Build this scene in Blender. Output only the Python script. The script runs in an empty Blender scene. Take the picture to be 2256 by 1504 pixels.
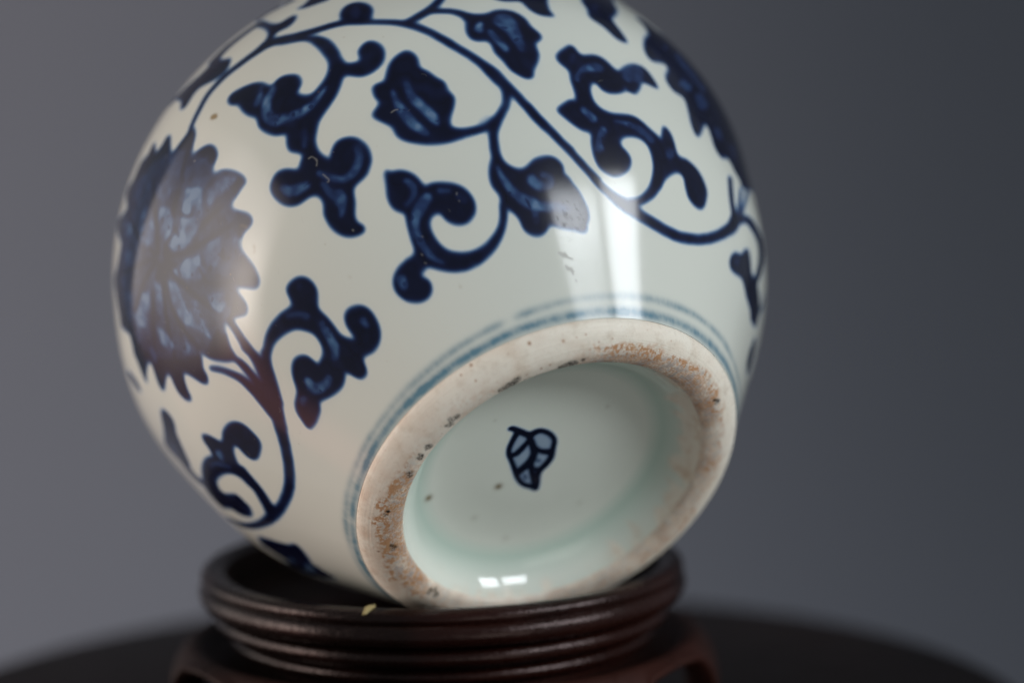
import bpy, bmesh, math, random
import numpy as np
from mathutils import Matrix, Vector
random.seed(4); rng = np.random.default_rng(7)
R = math.radians
SC = bpy.context.scene
COL = SC.collection

# ------------------------------------------------------------------ camera
cam = bpy.data.cameras.new("camera"); cam_o = bpy.data.objects.new("camera", cam); COL.objects.link(cam_o)
PITCH, ROLL = R(7.4), R(1.2)
X_ = Vector((1, 0, 0)); D_ = Vector((0, -math.sin(PITCH), -math.cos(PITCH))); F_ = Vector((0, math.cos(PITCH), -math.sin(PITCH)))
rt = X_*math.cos(ROLL) + D_*math.sin(ROLL); dn = -X_*math.sin(ROLL) + D_*math.cos(ROLL)
CAMP = Vector((0.01044, -0.44751, 0.12226))
cam_o.matrix_world = Matrix(((rt.x, -dn.x, -F_.x, CAMP.x), (rt.y, -dn.y, -F_.y, CAMP.y), (rt.z, -dn.z, -F_.z, CAMP.z), (0, 0, 0, 1)))
cam.sensor_width = 22.3; cam.lens = 22.3*6485/2256
cam.clip_start = 0.01; cam.clip_end = 50
cam.dof.use_dof = True; cam.dof.focus_distance = 0.409; cam.dof.aperture_fstop = 4.0
SC.camera = cam_o

# ------------------------------------------------------------------ light
w = bpy.data.worlds.new("World"); SC.world = w; w.use_nodes = True
w.node_tree.nodes["Background"].inputs[0].default_value = (0.82, 0.92, 1.0, 1)
w.node_tree.nodes["Background"].inputs[1].default_value = 0.16
SC.view_settings.view_transform = 'Standard'; SC.view_settings.look = 'None'
SC.view_settings.exposure = 0.0; SC.view_settings.gamma = 1.0
TGT = Vector((0, 0, 0.074))
def area(name, loc, sx, sy, rad, col, target=TGT, spin=0.0):
    l = bpy.data.lights.new(name, 'AREA'); l.shape = 'RECTANGLE'; l.size = sx; l.size_y = sy
    l.energy = rad*math.pi*sx*sy; l.color = col
    o = bpy.data.objects.new(name, l); COL.objects.link(o)
    o.location = loc
    q = (target - Vector(loc)).to_track_quat('-Z', 'Y')
    o.rotation_euler = (q.to_matrix() @ Matrix.Rotation(spin, 3, 'Z')).to_euler()
    return o
def direc(az, el, d): return Vector((math.sin(R(az))*math.cos(R(el)), math.cos(R(az))*math.cos(R(el)), math.sin(R(el))))*d + TGT
def plane_area(name, az, dist, t0, t1, z0, z1, tilt, rad, col, pitch=0, spread=180):
    """a vertical light opening facing the vase: t = metres along it, z = height, tilt = its slope"""
    N = Vector((math.sin(R(az)), math.cos(R(az)), 0)); T = Vector((N.y, -N.x, 0)); Zv = Vector((0, 0, 1))
    T2 = T*math.cos(R(tilt)) + Zv*math.sin(R(tilt)); Z2 = -T*math.sin(R(tilt)) + Zv*math.cos(R(tilt))
    c = N*dist + T*((t0+t1)/2) + Zv*((z0+z1)/2)
    l = bpy.data.lights.new(name, 'AREA'); l.shape = 'RECTANGLE'; l.size = t1-t0; l.size_y = z1-z0
    l.energy = rad*math.pi*l.size*l.size_y; l.color = col
    o = bpy.data.objects.new(name, l); COL.objects.link(o)
    X = T2; Y = Z2; Zl = X.cross(Y)
    if Zl.dot(N) < 0: X = -X; Zl = X.cross(Y)
    if pitch:   # turned to face the vase
        Zl = (c-TGT).normalized(); X = (X - Zl*X.dot(Zl)).normalized(); Y = Zl.cross(X)
    l.spread = R(spread)
    o.matrix_world = Matrix(((X.x, Y.x, Zl.x, c.x), (X.y, Y.y, Zl.y, c.y), (X.z, Y.z, Zl.z, c.z), (0, 0, 0, 1)))
    return o, l
# window of two panes, up on the right and a little behind the camera
plane_area("window_pane_light", 117, 1.3, -.360, -.030, .42, .80, 17, 1.02, (.90, .95, 1.0), 31, 46)
plane_area("window_pane_light", 117, 1.3, .034, .470, .50, .876, 17, 1.02, (.90, .95, 1.0), 31, 46)
# big curtained opening on the left: brightest towards the camera side, browner and dimmer low down
o, l = plane_area("curtained_opening_light", -88, 1.0, -.62, .64, -.75, .75, 0, 1.0, (1, 1, 1))
l.use_nodes = True; lt = l.node_tree; em = lt.nodes['Emission']
ge = lt.nodes.new('ShaderNodeNewGeometry'); sp = lt.nodes.new('ShaderNodeSeparateXYZ'); lt.links.new(ge.outputs['Parametric'], sp.inputs[0])
ru = lt.nodes.new('ShaderNodeValToRGB'); rv = lt.nodes.new('ShaderNodeValToRGB'); lt.links.new(sp.outputs[0], ru.inputs[0]); lt.links.new(sp.outputs[1], rv.inputs[0])
def stops(r, st):
    e = r.color_ramp.elements
    while len(e) < len(st): e.new(.5)
    for q, (p, c) in zip(e, st): q.position = p; q.color = (*c, 1)
stops(ru, [(0, (.55, .485, .445)), (.30, (.68, .60, .55)), (.60, (1.25, 1.12, 1.02)), (.78, (3.5, 3.12, 2.82)), (.86, (3.3, 2.92, 2.66)), (1, (.2, .18, .165))]); stops(rv, [(0, (.10, .045, .04)), (.30, (.135, .060, .055)), (.36, (.40, .31, .29)), (.48, (1, 1, 1)), (.64, (1, 1, 1)), (.80, (.42, .42, .44)), (1, (.12, .12, .13))])
mx = lt.nodes.new('ShaderNodeMix'); mx.data_type = 'RGBA'; mx.blend_type = 'MULTIPLY'; mx.inputs[0].default_value = 1
lt.links.new(ru.outputs[0], mx.inputs[6]); lt.links.new(rv.outputs[0], mx.inputs[7]); lt.links.new(mx.outputs[2], em.inputs['Color']); em.inputs['Strength'].default_value = 2.5
# added fill lamp low in front on the right, brightens the recessed base
area("front_fill_light", direc(152, -13, 1.0), .55, .42, 1.1, (1.0, .97, .90))


# ------------------------------------------------------------------ helpers
def props(o, label=None, cat=None, group=None, kind=None):
    for k, v in (('label', label), ('category', cat), ('group', group), ('kind', kind)):
        if v: o[k] = v
    return o
def mesh_obj(name, verts, faces, mat, parent=None, smooth=True, uvs=None, flip=False):
    me = bpy.data.meshes.new(name); me.from_pydata(verts, [], faces)
    if uvs is not None:
        uv = me.uv_layers.new(name="UVMap")
        lv = np.empty(len(me.loops), np.int32); me.loops.foreach_get("vertex_index", lv)
        uv.data.foreach_set("uv", np.asarray(uvs, np.float32).ravel() if len(uvs) == len(lv) else np.asarray(uvs, np.float32)[lv].ravel())
    bm = bmesh.new(); bm.from_mesh(me); bmesh.ops.recalc_face_normals(bm, faces=bm.faces)
    if flip: bmesh.ops.reverse_faces(bm, faces=bm.faces)
    bm.to_mesh(me); bm.free()
    if smooth: me.polygons.foreach_set("use_smooth", [True]*len(me.polygons))
    me.materials.append(mat)
    o = bpy.data.objects.new(name, me); COL.objects.link(o)
    if parent: o.parent = parent
    return o
def catmull(P, n, closed=False):
    P = np.array(P, float); N = len(P); out = []
    for i in range(N if closed else N-1):
        g = (lambda j: P[j % N]) if closed else (lambda j: P[min(max(j, 0), N-1)])
        p0, p1, p2, p3 = g(i-1), g(i), g(i+1), g(i+2)
        for k in range(n):
            t = k/n
            out.append(.5*((2*p1)+(-p0+p2)*t+(2*p0-5*p1+4*p2-p3)*t*t+(-p0+3*p1-3*p2+p3)*t**3))
    if not closed: out.append(P[-1])
    return np.array(out)
def lathe(name, prof, mat, parent=None, seg=160, closed=False, cap0=False, cap1=False, wob=0.0):
    """prof: (r, z) rows, open or closed; full turn round local z."""
    v = []; f = []; n = len(prof)
    for i in range(seg):
        a = 2*math.pi*i/seg
        for (r, z) in prof:
            rr = r*(1 + wob*math.sin(2*a+.7) + wob*.6*math.sin(5*a+2))
            v.append((rr*math.cos(a), rr*math.sin(a), z))
    for i in range(seg):
        j = (i+1) % seg
        for k in range(n if closed else n-1):
            k2 = (k+1) % n
            f.append((i*n+k, j*n+k, j*n+k2, i*n+k2))
    if cap0: f.append([i*n for i in range(seg)])
    if cap1: f.append([i*n+n-1 for i in range(seg)][::-1])
    return mesh_obj(name, v, f, mat, parent)
class NT:
    def __init__(s, name):
        s.m = bpy.data.materials.new(name); s.m.use_nodes = True; s.t = s.m.node_tree; s.N = s.t.nodes
        s.b = s.N["Principled BSDF"]
    def n(s, typ, **kw):
        x = s.N.new(typ)
        for k, v in kw.items(): setattr(x, k, v)
        return x
    def l(s, a, b): s.t.links.new(a, b)
    def val(s, x, socket):
        if isinstance(x, (int, float)): socket.default_value = x
        elif isinstance(x, (tuple, list)): socket.default_value = (*x, 1) if len(x) == 3 else x
        else: s.l(x, socket)
    def mix(s, fac, a, b):
        x = s.n('ShaderNodeMix', data_type='RGBA'); s.val(fac, x.inputs[0]); s.val(a, x.inputs[6]); s.val(b, x.inputs[7]); return x.outputs[2]
    def math(s, op, a, b=0.0, clamp=False):
        x = s.n('ShaderNodeMath', operation=op, use_clamp=clamp); s.val(a, x.inputs[0]); s.val(b, x.inputs[1]); return x.outputs[0]
    def ramp(s, fac, stops):
        x = s.n('ShaderNodeValToRGB'); s.l(fac, x.inputs[0]); e = x.color_ramp.elements
        while len(e) < len(stops): e.new(.5)
        for q, (p, c) in zip(e, stops): q.position = p; q.color = (*c, 1) if len(c) == 3 else c
        return x.outputs[0]
    def noise(s, scale, detail=4, rough=.5, vec=None, dim='3D'):
        x = s.n('ShaderNodeTexNoise', noise_dimensions=dim); x.inputs['Scale'].default_value = scale; x.inputs['Detail'].default_value = detail; x.inputs['Roughness'].default_value = rough
        if vec is None: vec = s.n('ShaderNodeTexCoord').outputs['Object']
        s.l(vec, x.inputs['Vector']); return x.outputs['Fac']
    def bump(s, h, strength, dist):
        x = s.n('ShaderNodeBump'); x.inputs['Strength'].default_value = strength; x.inputs['Distance'].default_value = dist; s.l(h, x.inputs['Height']); s.l(x.outputs[0], s.b.inputs['Normal'])
    def image(s, img, ext='REPEAT'):
        x = s.n('ShaderNodeTexImage', interpolation='Cubic', extension=ext); x.image = img
        c = s.n('ShaderNodeSeparateColor'); s.l(x.outputs[0], c.inputs[0]); return c.outputs
# numpy drawing ------------------------------------------------------
def blur(a, sx, sy=None, wrap=True):
    sy = sx if sy is None else sy
    fy = np.fft.fftfreq(a.shape[0])[:, None]; fx = np.fft.rfftfreq(a.shape[1])[None, :]
    k = np.exp(-2*math.pi**2*((sx*fx)**2 + (sy*fy)**2))
    return np.fft.irfft2(np.fft.rfft2(a)*k, s=a.shape)
def noise2(shape, sig, aniso=1.0):
    n = blur(rng.standard_normal(shape), sig*aniso, sig); n -= n.mean(); return n/n.std()
def poly_mask(P, H, W):
    """even-odd fill of pixel polygon P; returns row slice, col slice, mask"""
    P = np.asarray(P, float)
    y0 = max(int(P[:, 1].min())-1, 0); y1 = min(int(P[:, 1].max())+2, H)
    x0 = max(int(P[:, 0].min())-1, 0); x1 = min(int(P[:, 0].max())+2, W)
    if y1 <= y0 or x1 <= x0: return None
    m = np.zeros((y1-y0, x1-x0+1), np.int32)
    A = P; B = np.roll(P, -1, 0)
    ax, ay, bx, by = A[:, 0], A[:, 1], B[:, 0], B[:, 1]
    acc = np.zeros((y1-y0, x1-x0), np.float32); SS = 2
    for r in range(y0, y1):
        for sub in range(SS):
            y = r + (sub+.5)/SS
            h = (ay <= y) != (by <= y)
            if not h.any(): continue
            xs = np.sort(ax[h] + (y-ay[h])*(bx[h]-ax[h])/(by[h]-ay[h]))
            for q in range(0, len(xs)-1, 2):
                i0 = min(max(int(round(xs[q]))-x0, 0), x1-x0); i1 = min(max(int(round(xs[q+1]))-x0, 0), x1-x0)
                acc[r-y0, i0:i1] += 1/SS
    return slice(y0, y1), slice(x0, x1), np.clip(acc, 0, 1)
def make_image(name, chans):
    H, W = chans[0].shape
    px = np.ones((H, W, 4), np.float32)
    for i, c in enumerate(chans): px[..., i] = np.clip(c, 0, 1)
    im = bpy.data.images.new(name, W, H, alpha=False, float_buffer=False); im.colorspace_settings.name = 'Non-Color'
    im.pixels.foreach_set(px.ravel()); im.update(); im.pack(); return im

# brush-stroke outlines of the cobalt painting, in surface coordinates of the vase:
# pairs of (angle round the axis, tenths of a degree; distance along the profile from the girth, twentieths of a mm)
# kinds: d = cobalt, l = thinner wash inside it, o = ochre speck, x = dust fibre
MOTIFS = [
('d',1.00,'255 -135 248 -142 238 -154 228 -166 219 -178 209 -190 199 -199 186 -204 172 -208 159 -210 146 -209 132 -207 120 -205 110 -205 100 -203 91 -202 82 -201 75 -200 68 -196 62 -192 55 -184 47 -176 40 -169 34 -164 26 -158 16 -149 5 -141 -6 -133 -17 -127 -28 -120 -38 -115 -47 -109 -54 -103 -59 -100 -63 -110 -62 -125 -57 -129 -49 -135 -40 -141 -30 -147 -19 -154 -8 -161 3 -170 14 -179 24 -189 32 -199 38 -207 45 -215 52 -225 60 -235 68 -243 77 -242 85 -237 93 -233 102 -232 112 -233 122 -233 135 -234 148 -236 162 -235 176 -233 190 -228 203 -223 214 -213 224 -200 233 -188 243 -175 252 -161 259 -151 258 -141'),
('d',1.00,'-15 -127 -24 -124 -35 -120 -47 -114 -56 -104 -65 -93 -74 -81 -83 -70 -92 -60 -101 -49 -111 -38 -120 -28 -128 -18 -134 -9 -139 -1 -144 7 -149 16 -154 25 -159 34 -164 45 -169 55 -174 66 -178 77 -183 90 -188 102 -192 114 -197 126 -202 137 -207 149 -212 161 -217 172 -221 185 -226 198 -230 212 -233 225 -235 238 -238 250 -240 261 -242 270 -245 281 -250 291 -255 299 -259 310 -264 324 -268 342 -272 359 -277 376 -281 395 -286 412 -292 427 -297 441 -304 453 -310 466 -316 480 -322 493 -329 505 -335 516 -340 524 -348 522 -351 510 -346 502 -340 491 -333 479 -327 466 -321 453 -315 440 -309 426 -303 413 -299 398 -294 382 -290 364 -285 346 -281 327 -276 310 -272 294 -268 280 -265 268 -263 257 -261 248 -259 238 -256 228 -252 217 -247 206 -242 194 -237 182 -232 169 -226 156 -221 144 -216 133 -211 122 -206 109 -202 97 -197 85 -192 73 -187 61 -182 48 -177 37 -172 25 -167 14 -162 4 -156 -5 -150 -14 -145 -22 -139 -30 -132 -38 -124 -47 -115 -58 -105 -69 -96 -80 -87 -91 -78 -101 -69 -114 -59 -126 -49 -137 -37 -144 -25 -150 -16 -154 -13 -141'),
('d',1.00,'-171 869 -176 881 -183 898 -190 915 -198 932 -206 949 -212 960 -206 949 -198 932 -190 915 -183 898 -176 881 -171 869'),
('d',1.00,'-277 367 -281 380 -286 399 -292 417 -298 431 -303 445 -309 459 -315 474 -321 489 -327 503 -334 518 -341 531 -348 545 -355 559 -363 573 -370 586 -377 596 -383 606 -387 611 -395 609 -399 598 -394 592 -388 584 -382 573 -374 561 -367 547 -359 532 -352 519 -345 505 -339 492 -332 477 -326 462 -320 447 -314 433 -309 419 -303 404 -298 387 -293 369 -289 355 -282 356'),
('d',1.00,'-374 596 -379 603 -385 614 -392 625 -397 632 -403 638 -408 644 -413 651 -419 659 -426 667 -433 674 -441 680 -449 686 -459 691 -470 697 -482 704 -494 709 -506 714 -517 718 -529 722 -542 726 -555 730 -569 731 -582 733 -597 732 -612 730 -627 726 -642 720 -658 713 -674 705 -690 694 -707 682 -723 667 -738 652 -753 635 -767 619 -779 602 -791 587 -802 569 -811 548 -815 529 -815 514 -814 505 -796 511 -777 534 -774 546 -770 559 -767 569 -765 574 -760 583 -753 594 -744 607 -734 621 -722 634 -710 646 -696 659 -682 669 -669 678 -656 685 -643 690 -630 695 -617 699 -605 702 -593 702 -581 701 -568 700 -556 698 -544 694 -531 690 -520 686 -508 682 -497 677 -487 670 -477 662 -466 655 -457 651 -448 647 -441 644 -433 639 -426 634 -419 628 -413 622 -408 617 -403 611 -397 602 -391 591 -386 583 -378 585'),
('d',1.00,'-803 520 -798 512 -792 500 -786 488 -783 476 -782 463 -780 450 -779 432 -779 413 -780 399 -770 405 -760 420 -759 434 -760 452 -761 469 -763 482 -765 495 -768 507 -773 521 -779 533 -783 542 -795 535'),
('d',0.75,'-814 508 -814 491 -815 468 -817 445 -820 424 -824 405 -827 390 -820 395 -810 408 -807 422 -804 440 -801 460 -799 483 -798 507 -797 523 -805 520'),
('d',0.75,'-821 506 -826 487 -834 457 -843 426 -853 395 -864 363 -874 337 -865 344 -853 362 -845 385 -836 413 -827 441 -818 470 -809 500 -804 518 -811 518'),
('d',1.00,'-802 552 -810 540 -821 524 -830 512 -836 504 -841 500 -847 495 -857 490 -869 487 -882 485 -895 482 -909 480 -921 482 -930 488 -937 499 -941 513 -942 531 -942 551 -941 570 -938 588 -934 607 -931 620 -945 612 -964 588 -967 574 -973 552 -978 528 -981 504 -985 476 -988 450 -987 429 -982 415 -970 410 -953 414 -935 422 -917 429 -901 436 -884 443 -868 453 -850 466 -834 482 -819 498 -805 517 -792 535 -784 546 -785 560'),
('d',1.00,'80 -393 66 -410 54 -340 38 -290 17 -293 4 -282 10 -253 25 -239 44 -248 55 -238 59 -212 71 -197 74 -233 62 -262 62 -308 71 -351'),
('d',1.00,'76 -407 84 -407 96 -407 108 -408 120 -409 133 -411 145 -413 155 -412 164 -410 172 -408 179 -404 185 -400 189 -397 185 -354 177 -327 174 -332 168 -339 162 -346 156 -352 148 -359 139 -365 128 -367 116 -368 105 -369 93 -370 82 -371 74 -372 73 -389'),
('d',1.00,'172 -370 156 -318 141 -291 146 -260 161 -243 186 -253 215 -284 235 -280 256 -261 268 -288 263 -322 286 -411 263 -398 215 -364 185 -367'),
('d',1.00,'297 -459 301 -458 307 -457 312 -455 317 -454 322 -452 326 -452 327 -451 324 -453 313 -431 302 -408 293 -398 285 -389 280 -385 284 -409'),
('d',1.00,'1 -322 -16 -321 -29 -339 -38 -372 -67 -300 -59 -275 -36 -286 -18 -294'),
('d',1.00,'73 -422 67 -427 59 -434 50 -438 42 -435 35 -427 26 -421 15 -414 3 -407 -5 -404 -6 -417 -5 -434 3 -439 15 -450 27 -465 104 -1356 44 -497 53 -496 62 -496 71 -495 76 -472 75 -440'),
('d',1.00,'64 -211 35 -187 6 -139 -11 -110 -24 -67 -28 -9 -28 45 -40 60 -53 63 -56 30 -72 9 -84 13 -94 41 -93 72 -82 102 -65 116 -51 118 -39 112 -27 95 -17 86 -10 100 8 131 37 160 55 177 68 204 77 227 80 259 74 292 70 303 67 296 60 281 46 265 30 269 16 283 7 309 4 343 11 377 12 377 27 402 46 410 62 418 71 453 84 482 88 504 82 518 81 532 91 538 111 529 126 505 133 470 130 430 130 428 120 404 119 382 126 364 141 358 157 356 172 341 182 315 186 279 183 254 174 241 159 230 143 241 129 265 124 268 116 253 105 237 117 212 122 197 118 171 111 150 126 134 138 106 144 71 140 41 149 16 155 -15 158 -52 168 -72 172 -100 164 -117 143 -107 119 -86 104 -59 94 -23 83 -32 69 -31 55 -15 47 3 47 28 54 43 63 53 58 69 44 87 27 78 7 57 -4 29 -6 -3 -1 -68 9 -118 29 -146 50 -172'),
('l',0.47,'93 -25 98 -20 105 -13 113 -5 119 5 125 18 130 33 133 51 132 71 128 92 121 107 113 114 105 119 97 125 88 131 77 134 67 134 56 131 45 125 33 115 22 103 14 93 14 87 16 83 25 90 36 98 48 103 58 105 68 105 77 103 85 98 93 92 100 85 107 79 111 73 112 72 112 69 112 62 112 54 110 46 107 34 104 24 98 14 92 5 88 -1 87 -16'),
('l',0.38,'113 -55 116 -48 120 -37 124 -29 128 -21 132 -12 135 -6 134 5 130 11 127 7 121 2 116 -5 112 -17 109 -31 107 -40 108 -52'),
('l',0.28,'88 169 90 176 93 185 95 193 97 200 100 209 102 215 101 225 95 228 92 223 88 216 84 207 81 196 80 186 79 178 83 168'),
('l',0.43,'26 308 27 317 29 329 32 337 36 346 42 355 48 362 53 366 59 368 65 367 69 363 74 355 79 345 85 333 91 319 96 308 102 309 104 319 100 330 95 346 89 360 83 372 76 382 68 389 59 392 50 392 41 388 33 380 25 368 18 354 15 338 14 323 13 313 19 304'),
('l',0.43,'99 395 100 402 101 409 102 415 103 424 104 435 105 445 106 452 108 457 110 461 109 466 106 468 103 467 99 464 94 459 89 450 83 441 79 429 78 416 79 405 80 398 89 387'),
('l',0.43,'171 278 171 287 170 302 165 320 155 330 146 334 139 336 133 338 127 337 124 337 119 327 123 313 126 311 131 308 136 303 143 299 149 294 152 292 153 291 156 283 158 275 166 269'),
('l',0.38,'108 349 108 361 108 379 107 396 104 409 101 419 99 425 90 427 85 414 87 408 89 400 91 391 93 378 94 361 95 349 102 342'),
('d',0.80,'122 57 122 60 121 63 121 65 118 66 117 62 117 60 118 57 118 54 121 52'),
('d',0.80,'117 87 116 89 116 91 115 93 112 95 111 90 112 88 112 85 113 83 115 83'),
('d',0.80,'90 84 92 90 94 96 96 102 96 104 95 105 92 100 89 95 87 91 88 86'),
('d',0.80,'69 98 71 104 73 111 75 115 75 118 73 119 71 114 68 109 66 104 67 99'),
('d',1.00,'-113 94 -127 90 -136 111 -137 136 -134 162 -144 181 -153 212 -162 232 -161 259 -164 274 -166 294 -158 320 -147 345 -140 370 -144 383 -159 394 -182 398 -201 395 -221 379 -222 398 -211 415 -196 419 -165 420 -129 420 -100 410 -77 391 -56 363 -48 338 -49 317 -46 301 -36 276 -28 255 -29 242 -42 229 -49 217 -46 202 -47 175 -52 160 -66 161 -72 162 -79 143 -90 118 -103 100'),
('l',0.43,'-98 185 -96 200 -94 222 -93 244 -95 264 -98 281 -101 297 -104 314 -107 330 -110 342 -112 350 -114 355 -116 359 -121 363 -126 355 -127 351 -129 342 -129 330 -126 315 -123 298 -119 281 -115 265 -111 251 -109 237 -108 220 -108 200 -108 186 -103 180'),
('l',0.43,'-73 197 -72 207 -70 221 -68 237 -67 253 -67 270 -68 285 -69 302 -71 320 -74 338 -81 355 -88 370 -93 379 -100 379 -102 368 -99 356 -96 338 -92 322 -90 308 -88 293 -86 277 -84 262 -82 249 -81 237 -80 223 -81 208 -81 199 -78 193'),
('d',1.00,'-86 194 -86 208 -85 230 -86 252 -88 271 -90 289 -93 305 -97 322 -100 336 -104 349 -107 361 -111 372 -113 379 -118 378 -121 369 -118 363 -115 353 -111 342 -108 329 -105 314 -101 299 -98 282 -95 266 -93 249 -93 229 -93 208 -93 193 -90 190'),
('l',-0.24,'-190 396 -196 393 -205 388 -211 384 -214 373 -209 366 -203 369 -194 374 -188 378 -186 388'),
('d',1.00,'-59 -128 -62 -169 -76 -198 -95 -196 -108 -168 -112 -128 -106 -97 -95 -69 -75 -88'),
('l',0.24,'-76 -110 -78 -108 -80 -106 -81 -103 -93 -130 -94 -175 -92 -176 -90 -180 -89 -182 -77 -154'),
('d',1.00,'-148 4 -155 0 -164 -4 -173 -8 -179 -12 -185 -15 -191 -20 -197 -26 -203 -33 -209 -42 -217 -54 -225 -69 -231 -80 -233 -100 -228 -107 -222 -96 -214 -81 -207 -69 -201 -61 -196 -54 -190 -49 -185 -44 -179 -40 -173 -36 -164 -30 -155 -24 -148 -21 -145 -7'),
('d',1.00,'-188 -21 -193 -19 -199 -16 -206 -13 -212 -9 -217 -6 -223 -2 -227 4 -231 11 -235 17 -237 25 -238 33 -239 39 -247 36 -252 18 -250 13 -247 5 -243 -3 -238 -10 -233 -15 -228 -21 -222 -25 -216 -28 -210 -32 -203 -36 -196 -39 -192 -41 -188 -32'),
('d',1.00,'-240 1 -259 18 -280 23 -297 12 -315 13 -331 26 -343 53 -346 83 -354 103 -359 123 -352 137 -341 151 -341 188 -331 220 -319 247 -314 269 -302 274 -289 256 -279 235 -275 211 -270 191 -264 166 -265 138 -259 124 -246 122 -235 109 -233 83 -237 55 -243 31'),
('l',0.47,'-262 49 -258 53 -252 60 -246 76 -249 92 -254 95 -257 95 -261 91 -262 81 -262 75 -261 70 -262 77 -264 68 -267 60 -266 50'),
('l',0.43,'-265 98 -267 110 -270 126 -273 141 -276 154 -280 167 -283 175 -290 173 -294 160 -292 151 -290 137 -286 124 -282 109 -278 95 -275 84 -269 86'),
('l',0.38,'-284 71 -288 77 -292 85 -293 89 -295 95 -298 108 -301 124 -304 143 -306 163 -308 177 -316 179 -322 167 -323 151 -324 127 -324 105 -325 84 -325 61 -321 39 -311 27 -301 28 -295 30 -284 48'),
('d',1.00,'-270 61 -274 69 -279 81 -283 93 -286 107 -289 121 -292 136 -294 150 -295 165 -297 178 -298 189 -298 198 -299 205 -302 206 -306 200 -306 193 -306 183 -305 171 -304 157 -302 142 -300 127 -297 112 -294 96 -290 82 -285 69 -279 59 -275 51 -272 53'),
('d',1.00,'-303 -83 -309 -39 -328 -26 -352 -27 -356 3 -367 31 -383 40 -401 38 -395 19 -398 -14 -403 -41 -409 -87'),
('d',1.00,'-247 275 -248 284 -249 294 -250 305 -249 314 -247 326 -245 336 -242 345 -238 353 -232 362 -227 371 -220 379 -213 389 -208 401 -204 414 -200 425 -197 437 -196 446 -195 454 -193 463 -191 474 -190 485 -189 498 -188 511 -188 520 -196 527 -205 519 -205 510 -206 497 -206 485 -207 476 -208 466 -209 457 -210 448 -212 440 -213 434 -217 425 -221 416 -226 407 -230 398 -236 388 -241 377 -247 367 -252 356 -256 343 -260 330 -263 315 -265 299 -265 284 -262 271 -261 263 -253 263'),
('d',1.00,'-196 455 -193 489 -181 515 -173 542 -170 575 -178 604 -178 623 -185 645 -194 663 -203 687 -205 714 -217 736 -236 744 -253 734 -264 720 -277 724 -296 735 -319 741 -336 750 -349 746 -350 728 -357 714 -359 692 -356 674 -350 651 -342 626 -335 614 -327 589 -318 580 -321 557 -309 533 -290 524 -266 529 -247 547 -235 550 -225 545 -213 530 -204 503 -206 463'),
('l',0.47,'-188 529 -188 539 -188 555 -189 571 -191 586 -195 600 -199 614 -205 628 -211 641 -219 654 -227 663 -237 670 -247 676 -258 680 -268 684 -278 687 -290 689 -301 691 -309 693 -317 683 -314 672 -306 669 -296 665 -285 661 -275 658 -266 654 -258 649 -252 642 -246 634 -240 626 -234 617 -227 607 -221 595 -215 584 -210 573 -206 562 -203 550 -201 536 -199 526 -193 522'),
('l',0.40,'-238 587 -241 595 -246 606 -254 617 -264 622 -275 623 -286 619 -293 609 -297 596 -295 582 -288 573 -280 569 -274 567 -270 571 -269 579 -274 583 -279 590 -281 593 -280 593 -278 597 -277 596 -272 594 -268 591 -264 586 -260 577 -257 569 -244 571'),
('l',0.28,'-262 664 -269 669 -280 677 -290 684 -301 687 -310 690 -317 690 -323 683 -322 674 -316 670 -308 665 -300 660 -291 653 -280 646 -273 642 -263 648'),
('l',0.28,'-244 704 -245 693 -246 678 -246 668 -240 663 -233 668 -232 679 -232 693 -231 704 -237 709'),
('d',1.00,'-194 514 -196 529 -200 550 -205 570 -210 585 -216 600 -223 614 -233 624 -244 633 -255 640 -268 647 -281 652 -290 655 -294 651 -293 645 -284 641 -273 634 -261 626 -251 618 -241 610 -233 600 -227 589 -222 576 -217 562 -212 543 -208 522 -206 508 -199 505'),
('d',1.00,'-175 626 -169 653 -158 686 -137 710 -109 727 -79 729 -54 716 -37 697 -28 668 -26 635 -30 610 -39 597 -51 594 -58 599 -60 616 -69 637 -82 649 -101 651 -118 637 -126 618 -127 589 -118 557 -101 534 -78 517 -62 511 -52 512 -49 486 -40 458 -24 437 -11 432 -3 416 3 438 9 463 16 485 19 512 15 536 3 554 5 564 11 592 18 630 23 662 41 668 63 671 84 685 96 703 101 728 92 762 73 783 49 788 31 774 26 753 31 737 38 728 29 716 14 714 3 729 -21 754 -52 770 -88 770 -124 753 -153 725 -175 685 -184 651 -188 631'),
('l',0.43,'-49 527 -42 530 -32 535 -22 543 -12 555 -4 569 3 586 7 604 10 623 11 642 10 661 8 680 4 697 -3 712 -11 723 -16 730 -21 730 -23 724 -19 716 -13 703 -9 690 -7 676 -5 659 -5 643 -6 626 -9 611 -13 599 -19 589 -28 581 -35 573 -42 566 -50 558 -56 553 -58 537'),
('l',0.24,'-69 546 -76 550 -85 555 -91 559 -97 553 -96 543 -89 538 -81 533 -74 528 -68 535'),
('l',0.28,'-97 571 -99 579 -102 589 -104 597 -113 597 -117 586 -114 579 -110 570 -107 564 -100 563'),
('l',0.38,'-20 477 -23 485 -25 495 -26 501 -25 506 -21 514 -17 521 -13 524 -7 526 -3 527 -1 536 -5 544 -10 542 -16 540 -23 535 -30 528 -37 518 -41 503 -39 488 -35 475 -31 467 -24 466'),
('l',0.38,'84 693 86 702 89 715 91 724 84 736 73 733 70 724 66 713 63 704 71 691'),
('l',-0.11,'10 418 16 431 24 450 30 463 28 470 24 471 18 458 9 440 3 427 5 419'),
('l',-0.28,'30 723 29 724 28 725 27 726 21 721 21 711 22 710 23 710 23 709 30 714'),
('l',-0.24,'47 667 46 667 46 668 45 668 40 665 40 658 41 657 42 656 47 659'),
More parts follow.
